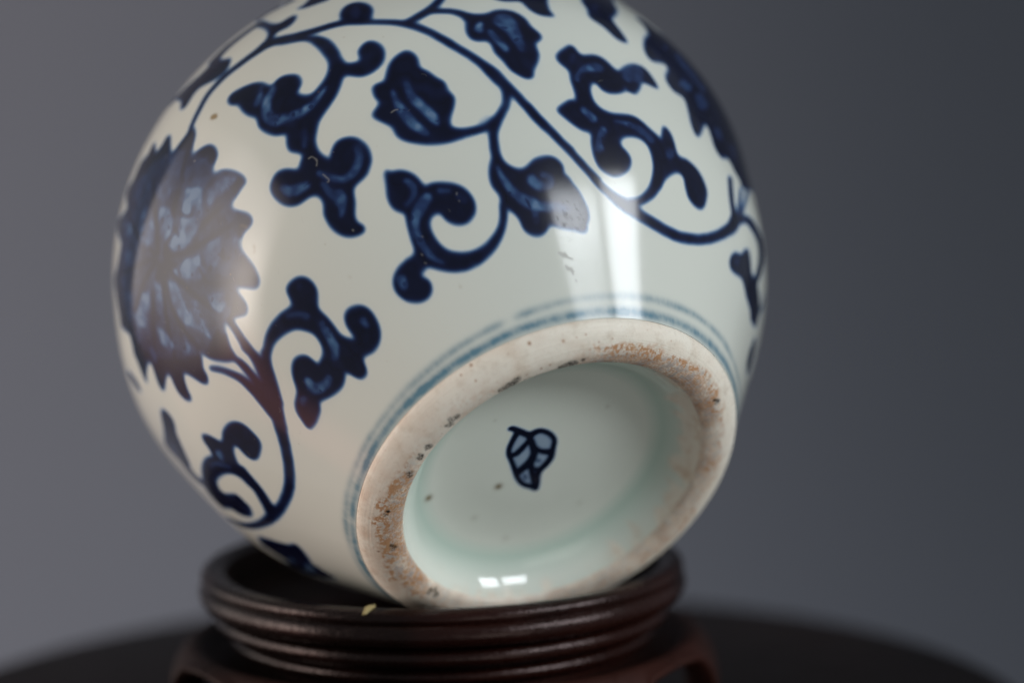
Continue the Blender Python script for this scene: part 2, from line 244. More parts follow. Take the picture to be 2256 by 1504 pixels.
('d',1.00,'-373 192 -391 167 -409 149 -416 164 -422 186 -447 178 -466 183 -480 207 -491 224 -509 199 -536 175 -560 176 -573 201 -581 240 -559 240 -541 240 -530 270 -513 299 -497 292 -480 307 -457 317 -440 308 -434 284 -422 291 -415 317 -416 353 -427 377 -450 389 -478 384 -503 386 -524 407 -546 427 -555 436 -562 398 -572 384 -584 403 -590 434 -596 469 -619 468 -649 479 -668 499 -679 521 -684 539 -678 580 -664 600 -643 600 -623 584 -614 553 -610 530 -596 522 -578 535 -557 563 -546 594 -543 596 -525 628 -491 658 -458 671 -456 652 -469 646 -488 638 -509 611 -521 581 -527 547 -528 524 -525 497 -517 468 -500 454 -480 454 -461 464 -452 486 -466 507 -474 527 -468 556 -448 578 -427 585 -405 572 -393 547 -389 513 -391 479 -394 459 -376 452 -357 428 -343 403 -336 386 -353 366 -370 352 -379 355 -383 330 -383 285 -387 252 -381 234 -372 216'),
('l',0.38,'-400 285 -403 274 -407 261 -411 256 -418 251 -430 245 -440 242 -444 240 -449 240 -452 241 -460 231 -463 217 -460 213 -455 207 -446 205 -434 211 -419 221 -406 234 -396 254 -392 272 -390 283 -393 289'),
('l',0.33,'-401 186 -399 195 -396 208 -393 217 -395 222 -398 220 -403 212 -408 200 -412 192 -409 181'),
('l',0.38,'-381 391 -387 402 -395 417 -400 428 -411 423 -415 407 -409 396 -400 383 -394 372 -385 377'),
('l',0.40,'-415 438 -411 448 -405 461 -401 476 -398 491 -396 505 -395 515 -405 520 -416 509 -416 501 -415 489 -416 478 -420 468 -426 458 -430 449 -426 435'),
('l',0.33,'-447 421 -455 422 -466 421 -476 424 -486 428 -496 435 -505 442 -514 448 -521 457 -527 463 -536 457 -540 444 -535 437 -528 425 -519 417 -507 411 -494 409 -482 406 -470 406 -458 407 -450 408 -446 415'),
('l',0.38,'-564 465 -564 472 -562 483 -561 490 -573 493 -586 478 -586 471 -585 462 -585 454 -575 452'),
('l',0.28,'-506 260 -514 254 -521 249 -519 248 -517 241 -521 244 -524 250 -536 248 -548 225 -552 213 -555 192 -546 174 -526 184 -513 198 -505 208 -494 245'),
('l',0.28,'-491 298 -492 298 -494 297 -495 297 -501 283 -499 273 -498 273 -497 274 -496 274 -489 288'),
('d',1.00,'-796 681 -798 658 -816 629 -841 615 -855 583 -874 563 -891 573 -905 595 -921 606 -951 590 -987 590 -1025 596 -1061 604 -1042 663 -985 708 -953 695 -911 693 -871 672 -834 688 -807 694'),
('l',0.19,'-828 665 -831 663 -835 659 -838 656 -847 631 -831 631 -827 634 -823 638 -820 641 -812 664'),
('d',1.00,'-610 -96 -646 -117 -668 -86 -720 -123 -761 -69 -797 -33 -827 -8 -867 25 -919 82 -949 144 -952 224 -926 266 -827 385 -825 363 -831 365 -796 356 -774 332 -744 364 -723 352 -717 314 -713 273 -700 280 -683 322 -665 357 -655 346 -652 306 -654 261 -652 218 -627 219 -612 197 -613 167 -630 123 -619 112 -593 128 -579 124 -576 85 -593 28 -611 -6 -616 -59'),
('l',0.38,'-647 175 -651 179 -658 185 -662 190 -686 159 -697 123 -689 125 -678 128 -670 129 -654 151'),
('l',0.33,'-692 177 -694 190 -697 208 -700 220 -722 199 -741 159 -736 150 -729 138 -725 128 -706 147'),
('l',0.28,'-727 276 -731 283 -738 291 -742 298 -760 280 -775 251 -772 241 -768 228 -766 219 -743 244'),
('l',0.24,'-665 39 -670 51 -679 67 -689 83 -703 97 -719 110 -731 118 -744 101 -754 77 -744 66 -731 49 -720 30 -711 12 -703 -7 -700 -23 -678 8'),
('l',0.24,'-796 258 -795 274 -793 297 -793 313 -813 294 -838 251 -840 232 -843 206 -845 188 -820 218'),
('l',0.19,'-641 39 -643 37 -646 34 -648 31 -667 -8 -669 -30 -665 -25 -661 -20 -658 -16 -639 24'),
('d',1.00,'-494 -118 -478 -18 -473 20 -491 44 -502 65 -512 86 -526 95 -538 89 -535 67 -529 33 -524 -1 -538 -28 -563 -88 -579 -158 -629 -295'),
('l',0.19,'-490 -16 -492 -17 -494 -18 -496 -19 -512 -55 -515 -84 -513 -83 -510 -80 -509 -79 -491 -40'),
('d',1.00,'266 -137 258 -143 249 -128 250 -96 258 -76 271 -41 254 -29 235 -12 227 18 231 45 245 57 254 78 241 90 225 115 213 155 212 182 215 183 238 191 260 201 255 231 243 259 241 287 251 297 267 295 282 305 291 327 291 362 292 396 299 431 314 442 327 419 345 385 349 413 351 442 360 458 371 457 390 433 414 416 431 446 444 473 451 500 469 483 485 446 495 414 500 379 509 394 524 405 530 429 544 438 553 419 557 387 566 341 577 340 595 364 604 387 617 375 622 345 618 312 608 289 604 267 621 256 647 252 657 238 652 216 636 194 623 164 661 147 682 152 681 138 667 113 655 90 651 74 620 42 640 -35 624 -55 611 -138 618 -200 573 -165 542 -171 526 -191 554 -339 513 -281 473 -242 480 -337 442 -301 417 -311 400 -312 375 -285 360 -298 347 -280 351 -237 330 -226 313 -236 304 -211 309 -173 310 -138 292 -133'),
('l',0.22,'435 -267 357 -203 299 -138 268 -57 248 38 235 128 248 200 268 259 290 315 313 368 353 393 392 421 446 401 487 404 537 337 591 225 616 127 599 33 578 -61 550 -163 506 -232'),
('d',0.92,'417 115 395 97 365 68 337 36 312 2 288 -35 273 -66 274 -73 277 -77 293 -50 318 -15 345 16 373 46 404 74 426 92 425 105'),
('d',0.92,'421 115 393 134 353 157 321 172 299 179 281 182 270 184 269 181 270 176 282 172 299 164 322 154 354 138 393 113 422 92 426 100'),
('d',0.92,'426 113 410 136 386 168 360 197 326 222 291 244 266 256 265 254 266 250 290 235 326 211 358 182 383 153 405 121 421 98 427 100'),
('d',0.92,'430 115 419 169 403 243 385 305 363 346 341 372 325 388 323 387 324 384 339 366 359 338 378 301 395 242 410 170 421 117 427 110'),
('d',0.92,'437 111 436 148 435 200 430 257 421 319 411 380 405 421 402 423 400 422 405 381 412 321 419 263 423 208 424 157 425 120 431 110'),
('d',0.92,'440 108 455 140 476 184 492 231 497 285 497 339 497 376 495 379 493 379 491 344 489 293 482 244 466 198 446 155 431 123 434 113'),
('d',0.92,'444 98 461 124 485 159 509 194 530 229 552 264 567 287 565 292 562 295 546 273 523 241 501 207 477 175 452 141 436 115 438 104'),
('d',0.92,'447 91 465 101 491 115 519 129 546 149 574 170 596 182 594 188 591 192 569 181 540 162 512 145 484 132 458 119 440 109 441 98'),
('d',0.92,'444 71 458 66 479 58 504 52 534 51 570 49 598 43 598 48 594 54 566 62 529 67 498 70 475 77 454 86 441 91 439 83'),
('d',0.92,'427 82 417 63 405 34 392 0 381 -45 373 -101 369 -148 371 -156 374 -159 379 -115 388 -59 400 -15 413 18 426 47 436 65 433 77'),
('d',0.92,'431 76 436 48 443 4 450 -45 456 -102 464 -170 472 -225 476 -237 480 -240 473 -186 465 -117 459 -56 452 -4 445 42 441 70 436 79'),
('d',0.92,'443 61 457 42 479 13 501 -19 522 -51 543 -84 561 -115 563 -113 558 -101 541 -71 520 -36 501 -6 479 27 459 56 444 76 441 72'),
('l',0.50,'407 -104 399 -41 407 11 424 33 447 15 455 -27 444 -71 429 -97'),
('l',0.50,'377 -19 358 16 363 61 385 84 405 79 403 41 392 1'),
('l',0.55,'311 30 285 81 300 126 324 158 351 167 381 161 404 126 404 92 379 100 357 94 336 65'),
('l',0.48,'279 102 250 107 228 126 221 153 242 158 272 144 293 148 295 121'),
('l',0.30,'268 -11 247 18 254 58 275 47 282 11'),
('l',0.58,'428 154 407 172 382 189 362 216 373 242 368 272 392 268 408 238 428 185'),
('l',0.45,'354 219 330 220 307 237 327 288 353 292 366 265'),
('l',0.55,'401 312 368 362 378 388 408 387 411 351'),
('l',0.55,'450 150 439 188 451 256 455 321 448 374 460 400 465 352 483 284 481 233 470 190'),
('l',0.50,'437 272 428 299 439 332 447 363 457 333 451 301'),
('l',0.45,'474 102 468 138 496 178 517 181 512 146'),
('l',0.50,'516 72 496 99 526 124 570 121 594 91 563 67'),
('l',0.48,'542 171 532 224 538 269 558 267 563 211'),
('l',0.45,'506 300 504 336 525 344 534 313'),
('l',0.40,'586 166 595 205 618 197 607 161'),
('l',0.34,'508 -238 468 -157 471 -104 509 -171'),
('l',0.30,'525 -141 487 -67 496 -33 530 -102'),
('l',0.30,'568 -41 542 15 558 45 585 -14'),
('l',0.34,'569 43 565 73 596 115 618 100 599 66'),
('l',0.30,'419 -255 389 -220 386 -141 418 -123 437 -166'),
('l',0.32,'361 -95 332 -56 340 -4 364 -8 370 -52'),
('l',0.28,'314 -57 307 -29 321 15 330 -3'),
('l',0.28,'296 25 277 52 283 69 299 44'),
('l',0.40,'290 277 276 301 295 343 316 325'),
('l',0.25,'418 373 396 414 409 449 438 426'),
('d',1.00,'349 71 347 81 343 95 339 107 333 113 329 115 325 116 324 111 327 105 330 104 333 103 335 100 338 92 341 79 344 69 347 67'),
('d',1.00,'382 235 383 240 384 248 385 256 385 264 385 273 386 279 383 283 381 283 380 277 380 269 379 261 378 253 378 244 378 239 380 235'),
('d',0.70,'373 83 375 93 376 105 377 115 376 118 374 119 372 111 370 98 368 90 370 84'),
('d',1.00,'407 419 409 428 411 442 413 457 417 473 421 490 424 508 428 526 431 545 434 562 437 576 442 587 445 595 436 611 423 610 421 601 418 588 415 572 412 554 411 535 408 517 406 500 403 482 400 466 398 451 396 437 395 427 401 418'),
('d',1.00,'428 502 428 510 428 521 429 534 433 547 439 562 446 577 453 591 460 604 465 613 456 630 442 631 439 621 435 606 430 590 424 575 418 558 414 542 413 526 414 513 415 504 422 497'),
('d',1.00,'402 557 408 564 418 574 429 585 441 597 452 610 464 622 477 633 490 644 500 651 494 675 473 686 465 677 453 663 442 649 432 635 422 619 414 606 404 594 395 584 389 576 392 563'),
('d',1.00,'515 433 510 444 505 459 500 475 496 494 492 516 490 535 491 549 493 562 495 576 498 593 503 610 507 626 512 641 517 657 520 667 510 682 496 682 493 671 488 656 484 639 481 622 478 604 476 586 474 571 474 556 474 538 478 517 483 495 489 474 495 457 502 441 507 430 513 427'),
('d',1.00,'460 486 460 496 460 508 461 520 463 531 464 542 466 550 459 559 451 558 450 550 450 537 449 524 450 512 451 498 451 489 456 484'),
('d',1.00,'458 500 459 509 461 521 463 535 466 550 470 567 474 583 477 595 481 607 484 619 488 631 492 643 494 650 488 660 479 661 476 653 472 641 468 630 464 618 460 607 457 593 454 577 451 559 448 543 447 528 447 514 448 505 453 498'),
('d',1.00,'492 645 501 653 513 664 525 676 535 685 545 694 554 703 565 711 575 719 587 725 599 731 611 736 624 740 638 743 652 745 667 745 681 743 694 739 708 735 724 727 741 718 757 707 772 694 787 679 802 663 820 644 838 625 854 605 867 584 880 560 890 538 898 519 903 501 908 484 913 462 916 441 921 424 931 408 942 396 938 413 935 434 933 454 930 472 926 491 919 513 910 540 897 569 882 599 865 628 846 656 826 681 807 701 786 720 765 736 744 749 722 761 702 770 684 775 668 778 652 778 636 777 620 774 606 770 592 765 579 759 567 752 555 745 544 737 533 729 523 721 512 714 502 706 489 695 477 685 468 677 474 655'),
('d',1.00,'795 696 785 693 771 688 758 682 746 674 734 664 724 654 716 642 709 632 703 621 697 612 691 603 687 596 697 577 715 567 719 573 726 583 732 593 739 604 743 616 750 627 761 634 774 640 787 645 801 648 817 649 828 649 821 674'),
('d',1.00,'673 439 661 458 657 489 654 519 629 521 604 532 584 556 576 586 581 619 592 649 610 656 642 649 655 629 652 602 643 583 642 565 662 563 688 578 710 604 730 601 726 564 737 528 758 497 783 472 806 471 812 495 791 545 802 569 815 588 842 583 861 558 868 517 863 484 884 434 876 398 851 376 802 399 754 424 722 456 709 479 694 466 686 446'),
('l',0.38,'694 490 699 496 705 504 709 511 704 524 693 530 688 526 680 520 675 515 682 499'),
('l',0.28,'751 464 744 473 736 484 730 495 726 511 722 530 719 544 711 552 703 552 705 539 708 519 714 499 722 481 732 466 739 456 751 451'),
('d',1.00,'719 219 702 246 700 282 710 300 734 299 755 317 784 335 806 334 847 277 834 252 838 203 833 171 789 202 755 217'),
('l',0.33,'808 212 815 217 824 224 832 228 816 258 798 280 792 274 784 265 778 258 790 234'),
('d',1.00,'846 275 847 286 850 300 851 316 850 333 849 349 848 359 833 384 820 395 820 385 822 369 822 355 819 344 815 332 812 324 827 298'),
('d',1.00,'732 -3 731 9 732 23 733 39 733 55 733 72 734 83 728 94 722 101 719 94 714 84 711 73 711 57 712 39 714 25 723 9'),
('d',1.00,'417 578 395 560 370 546 344 541 316 544 291 554 282 550 276 524 269 510 250 508 233 520 224 545 227 578 242 601 251 618 249 650 251 685 253 713 246 735 236 750 233 732 231 710 220 685 203 677 181 689 169 715 170 750 179 781 200 805 225 811 251 802 261 823 272 840 291 838 300 816 306 792 318 800 339 809 367 803 394 787 410 779 423 791 454 797 483 790 485 777 476 755 467 732 450 717 423 708 406 683 390 663 369 652 352 660 341 679 340 702 340 716 323 715 308 705 299 686 295 656 303 630 316 605 338 589 363 580 382 581 403 591 419 603 427 595'),
('d',1.00,'416 575 422 580 431 587 442 595 453 605 465 616 477 627 488 639 499 650 510 663 522 677 535 690 544 700 539 717 523 724 513 716 499 704 486 692 474 680 464 667 453 656 443 643 434 630 425 619 417 608 409 599 404 593 406 581'),
('l',0.33,'313 569 308 575 301 583 295 590 291 599 286 610 283 617 274 618 270 609 273 601 278 588 284 577 293 568 302 561 308 556 313 560'),
('l',0.43,'273 644 276 654 280 668 284 682 287 694 290 706 293 715 298 723 305 731 310 737 308 750 298 755 292 750 282 742 273 731 268 718 265 704 263 691 261 676 260 660 259 649 265 641'),
('l',0.47,'392 708 397 716 404 730 405 751 392 768 377 776 363 780 352 779 343 775 339 771 338 762 345 754 350 755 357 754 361 752 369 748 376 743 378 743 378 740 377 727 376 717 382 707'),
('l',0.28,'430 720 434 723 441 726 445 728 446 741 436 750 431 748 424 747 418 746 418 731'),
('l',0.33,'204 723 204 731 203 741 203 748 197 754 189 751 188 743 186 734 184 727 193 717'),
('l',0.14,'257 540 256 542 254 544 253 545 243 542 241 527 242 526 244 524 245 523 255 526'),
('d',1.00,'949 528 931 579 928 625 920 677 902 708 916 722 947 723 986 711 1043 678 1032 614 1032 536 1017 500'),
('x',0.50,'102 261 99 262 96 262 94 264 93 269 92 275 92 281 93 285 95 289 97 292 96 295 95 296 93 292 91 287 89 282 89 275 91 267 93 260 96 257 99 257 102 257 102 260'),
('x',0.50,'95 327 94 335 92 346 91 353 91 354 93 354 95 354 95 356 95 358 93 359 90 358 88 353 89 345 91 334 93 326 94 326'),
('x',0.50,'273 -9 272 -9 270 -9 269 -8 269 -11 270 -15 271 -15 273 -15 274 -16 274 -13'),
('x',0.60,'-58 267 -60 266 -62 265 -64 265 -67 265 -69 266 -70 267 -71 265 -71 263 -70 262 -67 261 -65 260 -62 261 -59 262 -58 263 -57 265'),
('x',0.50,'-102 561 -101 563 -100 565 -99 567 -100 569 -101 569 -102 568 -103 565 -104 563 -104 562'),
('x',0.50,'104 515 104 516 103 518 103 519 101 520 100 518 100 517 100 514 100 513 103 512'),
('x',0.50,'-3 632 -3 633 -4 634 -4 636 -6 636 -7 634 -6 633 -6 632 -6 631 -4 631'),
('x',0.50,'-98 586 -99 587 -99 588 -99 589 -101 589 -102 587 -101 585 -101 584 -100 584 -99 585'),
('x',0.50,'15 675 15 676 14 678 13 680 12 681 11 678 11 676 12 675 13 672 14 672'),
('x',0.40,'18 701 17 702 16 704 14 705 13 705 12 703 14 701 15 699 16 697 18 698'),
('o',1.00,'210 -85 207 -82 203 -77 201 -74 199 -83 201 -96 204 -98 207 -101 210 -104 212 -96'),
('o',0.25,'162 613 161 615 160 616 160 618 158 617 157 615 157 614 158 612 158 611 161 611'),
('o',0.40,'-24 804 -25 804 -26 806 -26 807 -29 807 -30 804 -29 803 -29 802 -28 801 -25 801'),
('o',0.35,'268 346 269 349 270 355 271 360 273 361 275 362 277 362 277 365 276 367 274 366 272 365 270 362 268 358 266 352 265 349 266 346'),
('o',0.30,'267 271 265 275 262 281 260 286 260 290 259 295 259 297 258 299 257 298 257 295 257 291 258 285 260 279 263 273 265 269 266 269'),
('x',0.23,'-312 745 -320 753 -319 754 -311 746'),
('x',0.32,'-333 764 -336 771 -335 773 -332 765'),
('x',0.28,'-344 712 -347 724 -346 725 -342 713'),
('x',0.57,'-298 678 -306 682 -305 683 -297 678'),
('x',0.22,'-314 704 -318 712 -317 713 -313 705'),
('x',0.64,'-281 727 -289 737 -288 737 -280 728'),
('x',0.67,'-312 656 -320 661 -319 662 -311 657'),
('x',0.31,'-342 725 -345 729 -344 731 -341 726'),
('x',0.39,'-341 709 -347 717 -346 718 -340 710'),
('x',0.65,'-308 689 -309 701 -307 702 -306 690'),
('x',0.28,'-307 654 -305 667 -303 669 -305 655'),
('x',0.48,'-250 747 -262 753 -261 754 -249 747'),
('x',0.23,'-317 695 -319 703 -318 704 -316 696'),
('x',0.60,'-282 759 -287 761 -286 761 -280 761'),
('x',0.22,'-302 717 -310 729 -309 730 -301 718'),
('x',0.37,'-355 707 -362 719 -361 720 -354 709'),
('x',0.24,'-370 671 -377 668 -376 669 -369 672'),
('x',0.40,'-315 708 -318 714 -317 716 -314 709'),
('x',0.68,'-311 701 -309 711 -308 712 -310 703'),
('x',0.46,'-325 734 -331 742 -330 743 -324 735'),
('x',0.45,'-299 682 -310 692 -309 693 -298 684'),
('x',0.35,'-312 674 -314 682 -313 683 -311 675'),
('x',0.49,'-345 711 -350 719 -349 720 -344 712'),
('x',0.23,'-310 746 -314 757 -313 758 -309 747'),
('x',0.57,'-301 688 -308 699 -306 700 -300 689'),
('x',0.68,'-296 717 -301 729 -299 730 -294 718'),
('x',0.36,'-311 741 -317 748 -316 749 -310 742'),
('x',0.39,'-311 688 -312 696 -311 697 -310 689'),
('x',0.31,'-317 709 -323 713 -323 714 -316 710'),
('x',0.42,'-300 718 -304 723 -303 724 -299 719'),
('x',0.42,'-313 699 -321 711 -320 712 -312 700'),
('x',0.53,'-334 724 -339 731 -338 732 -333 725'),
('x',0.30,'-338 694 -343 705 -342 706 -337 696'),
('x',0.34,'-325 733 -331 736 -329 737 -324 734'),
('x',0.35,'-334 680 -337 686 -335 687 -333 681'),
('x',0.41,'-295 716 -301 723 -299 724 -294 717'),
('x',0.67,'-295 724 -297 729 -295 730 -294 726'),
('x',0.68,'-299 769 -307 772 -306 773 -297 771'),
('x',0.46,'-332 704 -338 715 -337 716 -331 706'),
('x',0.23,'-276 701 -277 709 -276 709 -275 702'),
('x',0.55,'-302 697 -307 711 -306 712 -300 698'),
('x',0.49,'-299 759 -310 769 -308 770 -298 760'),
('x',0.46,'-355 716 -359 729 -358 730 -354 718'),
('x',0.37,'-343 659 -344 672 -343 674 -342 660'),
('x',0.30,'-306 765 -314 769 -312 770 -305 766'),
('x',0.60,'-330 668 -333 673 -332 674 -328 669'),
('x',0.63,'-356 692 -362 702 -361 704 -356 692'),
('x',0.46,'-312 732 -315 739 -313 740 -311 733'),
('x',0.26,'-293 724 -295 729 -293 730 -291 725'),
('x',0.63,'-313 716 -319 731 -318 732 -313 716'),
('x',0.52,'-338 731 -343 737 -342 739 -337 731'),
('x',0.36,'-338 695 -342 700 -341 701 -337 696'),
('x',0.29,'-335 739 -338 743 -337 745 -334 740'),
('x',0.39,'-300 683 -302 697 -300 698 -299 683'),
('x',0.55,'-331 680 -337 687 -336 688 -329 681'),
('x',0.32,'-332 678 -334 688 -333 689 -331 679'),
('x',0.64,'-286 698 -287 708 -285 710 -284 699'),
('x',0.60,'-322 734 -330 747 -329 747 -321 735'),
('x',0.64,'-312 738 -312 752 -311 753 -311 739'),
('x',0.48,'-342 726 -353 732 -352 733 -341 727'),
('x',1.00,'-267 801 -269 804 -272 808 -276 813 -280 815 -285 817 -289 819 -293 822 -297 824 -299 825 -302 823 -301 821 -299 819 -295 817 -292 815 -289 811 -286 807 -283 803 -278 800 -274 797 -270 796 -268 797'),
('x',1.00,'-282 802 -283 806 -284 810 -285 814 -289 814 -290 812 -289 808 -287 804 -286 801 -283 800'),
('x',1.00,'-276 838 -277 841 -278 847 -280 852 -283 854 -286 854 -287 855 -289 859 -290 863 -291 868 -294 868 -296 865 -295 862 -293 856 -291 852 -290 848 -288 846 -288 845 -285 843 -282 838 -280 836 -278 836'),
('x',1.00,'-287 847 -289 851 -292 857 -295 860 -297 860 -299 857 -296 853 -294 848 -291 845 -289 845'),
('x',1.00,'-293 882 -294 884 -295 886 -295 888 -298 888 -300 886 -299 884 -298 882 -297 880 -295 880')]
MARK = [
('d',0.24,'422 71 295 0 271 -109 142 -147 -18 -67 -93 44 -225 125 -111 204 122 189 265 162'),
('d',1.00,'446 99 440 93 433 87 424 82 414 76 398 67 377 56 346 40 308 20 277 -2 266 -27 271 -44 274 -55 272 -69 268 -83 260 -95 245 -107 223 -119 202 -128 179 -134 155 -138 136 -137 120 -132 101 -120 78 -106 51 -90 24 -73 4 -58 -10 -44 -21 -28 -32 -11 -40 6 -48 24 -58 43 -71 60 -86 76 -106 91 -130 104 -156 114 -179 122 -203 131 -228 138 -246 144 -270 137 -271 120 -257 111 -236 99 -213 87 -190 77 -167 69 -150 61 -135 51 -122 41 -111 28 -104 14 -98 -4 -89 -24 -79 -43 -66 -63 -47 -83 -18 -102 14 -118 42 -132 66 -145 91 -159 123 -169 159 -170 193 -166 225 -157 254 -144 279 -128 300 -111 314 -93 321 -75 327 -57 327 -40 326 -30 329 -24 350 -10 385 9 416 27 437 40 453 51 465 63 472 77 471 88 470 95 459 102'),
('d',1.00,'421 50 407 64 387 85 367 106 348 126 327 146 306 164 283 178 258 189 230 198 197 202 164 204 133 206 104 210 74 214 44 218 12 222 -24 226 -60 227 -95 224 -126 218 -155 208 -181 195 -202 180 -220 169 -239 159 -258 150 -271 144 -266 123 -234 115 -222 122 -204 133 -184 145 -165 159 -147 172 -129 182 -108 188 -84 191 -59 192 -32 190 0 185 34 180 66 178 97 177 128 175 160 173 190 171 215 167 235 161 253 153 271 143 290 128 309 109 327 90 345 69 361 48 372 32 405 32'),
('d',1.00,'314 12 282 15 238 20 198 25 169 30 145 35 127 42 109 54 93 72 79 89 70 104 64 121 57 140 49 160 41 178 36 191 1 199 -26 182 -22 169 -17 150 -11 131 -7 113 -2 92 9 69 27 47 51 24 81 5 114 -8 149 -16 185 -21 230 -24 277 -25 310 -25 329 -7'),
('d',1.00,'277 7 266 29 251 59 238 87 228 109 221 128 217 143 219 155 225 166 230 175 218 187 196 186 188 177 177 163 170 144 172 123 179 101 190 77 207 49 227 19 242 -2 264 -4'),
('d',1.00,'157 15 137 9 108 -2 78 -17 50 -37 25 -59 8 -75 25 -96 62 -96 75 -79 93 -56 112 -38 134 -28 160 -20 179 -14 181 5'),
('d',1.00,'45 92 20 98 -15 107 -52 116 -88 123 -123 130 -155 136 -184 139 -209 142 -226 143 -246 129 -236 111 -220 108 -196 104 -169 99 -137 95 -103 89 -70 83 -37 73 -4 63 19 55 49 68'),
('d',0.80,'-62 84 -72 76 -85 64 -94 56 -83 40 -56 38 -46 47 -33 58 -24 67 -35 83'),
('d',0.55,'-49 170 -64 171 -85 173 -100 174 -114 161 -104 148 -89 147 -68 145 -53 144 -39 156'),
('d',0.50,'21 42 11 35 -3 26 -13 19 -7 5 16 1 26 8 40 17 50 24 44 38')]


# ------------------------------------------------------------------ painting of the vase body
W_, S0, S1 = 4096, -70.0, 50.0
H_ = 1600
def ink_map():
    D = np.zeros((H_, W_), np.float32); L = np.zeros_like(D); O = np.zeros_like(D); Xd = np.zeros_like(D)
    for kind, lv, txt in MOTIFS:
        q = np.array(txt.split(), float).reshape(-1, 2)
        P = np.stack([(q[:, 0]/10/360 + .5)*W_, (q[:, 1]/20 - S0)/(S1-S0)*H_], 1)
        if kind == 'd' and len(P) > 8: P = catmull(P, 2, True)
        r = poly_mask(P, H_, W_)
        if r is None: continue
        a, b, m = r
        if kind == 'd':
            D[a, b] = np.maximum(D[a, b], m*lv); L[a, b] *= (1-m)
        elif kind == 'l':
            if lv < 0: D[a, b] = np.maximum(D[a, b], m*-lv)
            else: L[a, b] = np.maximum(L[a, b], m*lv)
        elif kind == 'o': O[a, b] = np.maximum(O[a, b], m*lv)
        else: Xd[a, b] = np.maximum(Xd[a, b], m*lv)
    # the unseen far side carries the same pattern again
    px = lambda d: int(round((d/360+.5)*W_)) % W_
    sh = int(W_*128/360)
    def around(A):
        B = np.roll(A, sh, 1); Cc = np.roll(A, -sh, 1); out = A.copy()
        c0, c1 = px(100), px(-104)
        out[:, c0:] = B[:, c0:]; out[:, :c1] = Cc[:, :c1]; return out
    D, L = around(D), around(L)
    n1 = noise2((H_, W_), 3.0); n2 = noise2((H_, W_), 9.0); n3 = noise2((H_, W_), 26.0); n4 = noise2((H_, W_), 5.0); n5 = noise2((H_, W_), 4.4)
    edge = D
    Db = blur(D, 5.2); Lb = blur(L, 3.6)
    # cobalt bleeds a little further and unevenly in places
    halo = blur(D, 9.0)
    ink = np.clip((Db-.11)/.89*(1.0+.04*n2), 0, 1)
    # pooled cobalt is darkest along outlines, washes are thinner and streaky inside
    wash = np.clip(np.clip((Lb-.02)*1.0, 0, .60)*(1 + .10*n4 + .17*n2 - .5*np.clip(n5-1.3, 0, .8)), 0, .57)
    inner = np.clip(blur(D, 8.0)-.72, 0, 1)/.28
    ink = ink*(1 - wash*1.0) - .05*np.clip(inner, 0, 1)*np.clip(n2*.5+.3+n3*.3, 0, 1)*Db
    ink = ink + .05*np.clip(halo, 0, 1)*(1-Db)*np.clip(1+.6*n3, 0, 2)
    # double line round the foot: pale cobalt, hand drawn, broken here and there
    s = (np.arange(H_)+.5)/H_*(S1-S0)+S0; ph = ((np.arange(W_)+.5)/W_-.5)*2*math.pi
    wv = lambda k, sg: np.interp(np.arange(W_), np.linspace(0, W_, k, endpoint=False), rng.standard_normal(k))*sg
    g = np.zeros((H_, W_), np.float32)
    c1 = 47.12 + .95*np.sin(ph+.17) + wv(40, .05); wd1 = .56 + wv(30, .06); st1 = np.clip(.56 + wv(26, .15), .2, 1)
    gap = np.exp(-((np.degrees(ph)+10)/2.6)**2); st1 = st1*(1-.9*gap)
    c2 = 48.95 + .22*np.sin(ph+.3) + wv(44, .05); wd2 = .66 + wv(30, .06) + .1*np.exp(-((np.degrees(ph)+75)/30)**2); st2 = np.clip(.85 + wv(34, .13), .4, 1)
    g = np.maximum(st1*np.exp(-((s[:, None]-c1)/wd1)**2), st2*np.exp(-((s[:, None]-c2)/wd2)**2))
    g = np.clip(blur(g, 2.6)*1.08*(1+.05*n1+.10*n2+.08*n3), 0, 1)
    O = np.clip(blur(O, 2.5)*1.6, 0, 1)
    # few natural iron specks in the glaze
    for _ in range(46):
        y = int(rng.uniform(500, H_-90)); x = int(rng.uniform(0, W_)); rad = rng.uniform(.8, 1.8); lv = rng.uniform(.12, .4)
        yy, xx = np.mgrid[-8:9, -8:9]; xs = (np.arange(x-8, x+9)) % W_
        O[y-8:y+9, xs] = np.maximum(O[y-8:y+9, xs], lv*np.exp(-(xx**2+yy**2)/(2*rad**2)))
    Xd = np.clip(blur(Xd, .7)*.75, 0, 1)
    # short dust fibres and scuffs
    for _ in range(150):
        y = rng.uniform(600, H_-140); x = rng.uniform(1000, 3100); an = rng.uniform(0, 6.3); ln = int(rng.uniform(3, 16)); cv = rng.normal(0, .12); lv = rng.uniform(.10, .38)
        for k in range(ln):
            iy, ix = int(y), int(x) % W_
            if 0 <= iy < H_: Xd[iy, ix] = max(Xd[iy, ix], lv)
            y += math.sin(an); x += math.cos(an); an += cv
    Xd = np.clip(blur(Xd, .6)*1.5, 0, 1)
    return ink, g, O, Xd
INK, LINES, OCHRE, DUST = ink_map()
IMG_PAINT = make_image("cobalt_painting", [INK, LINES, OCHRE]); IMG_DUST = make_image("dust_fibres", [DUST, DUST, DUST])

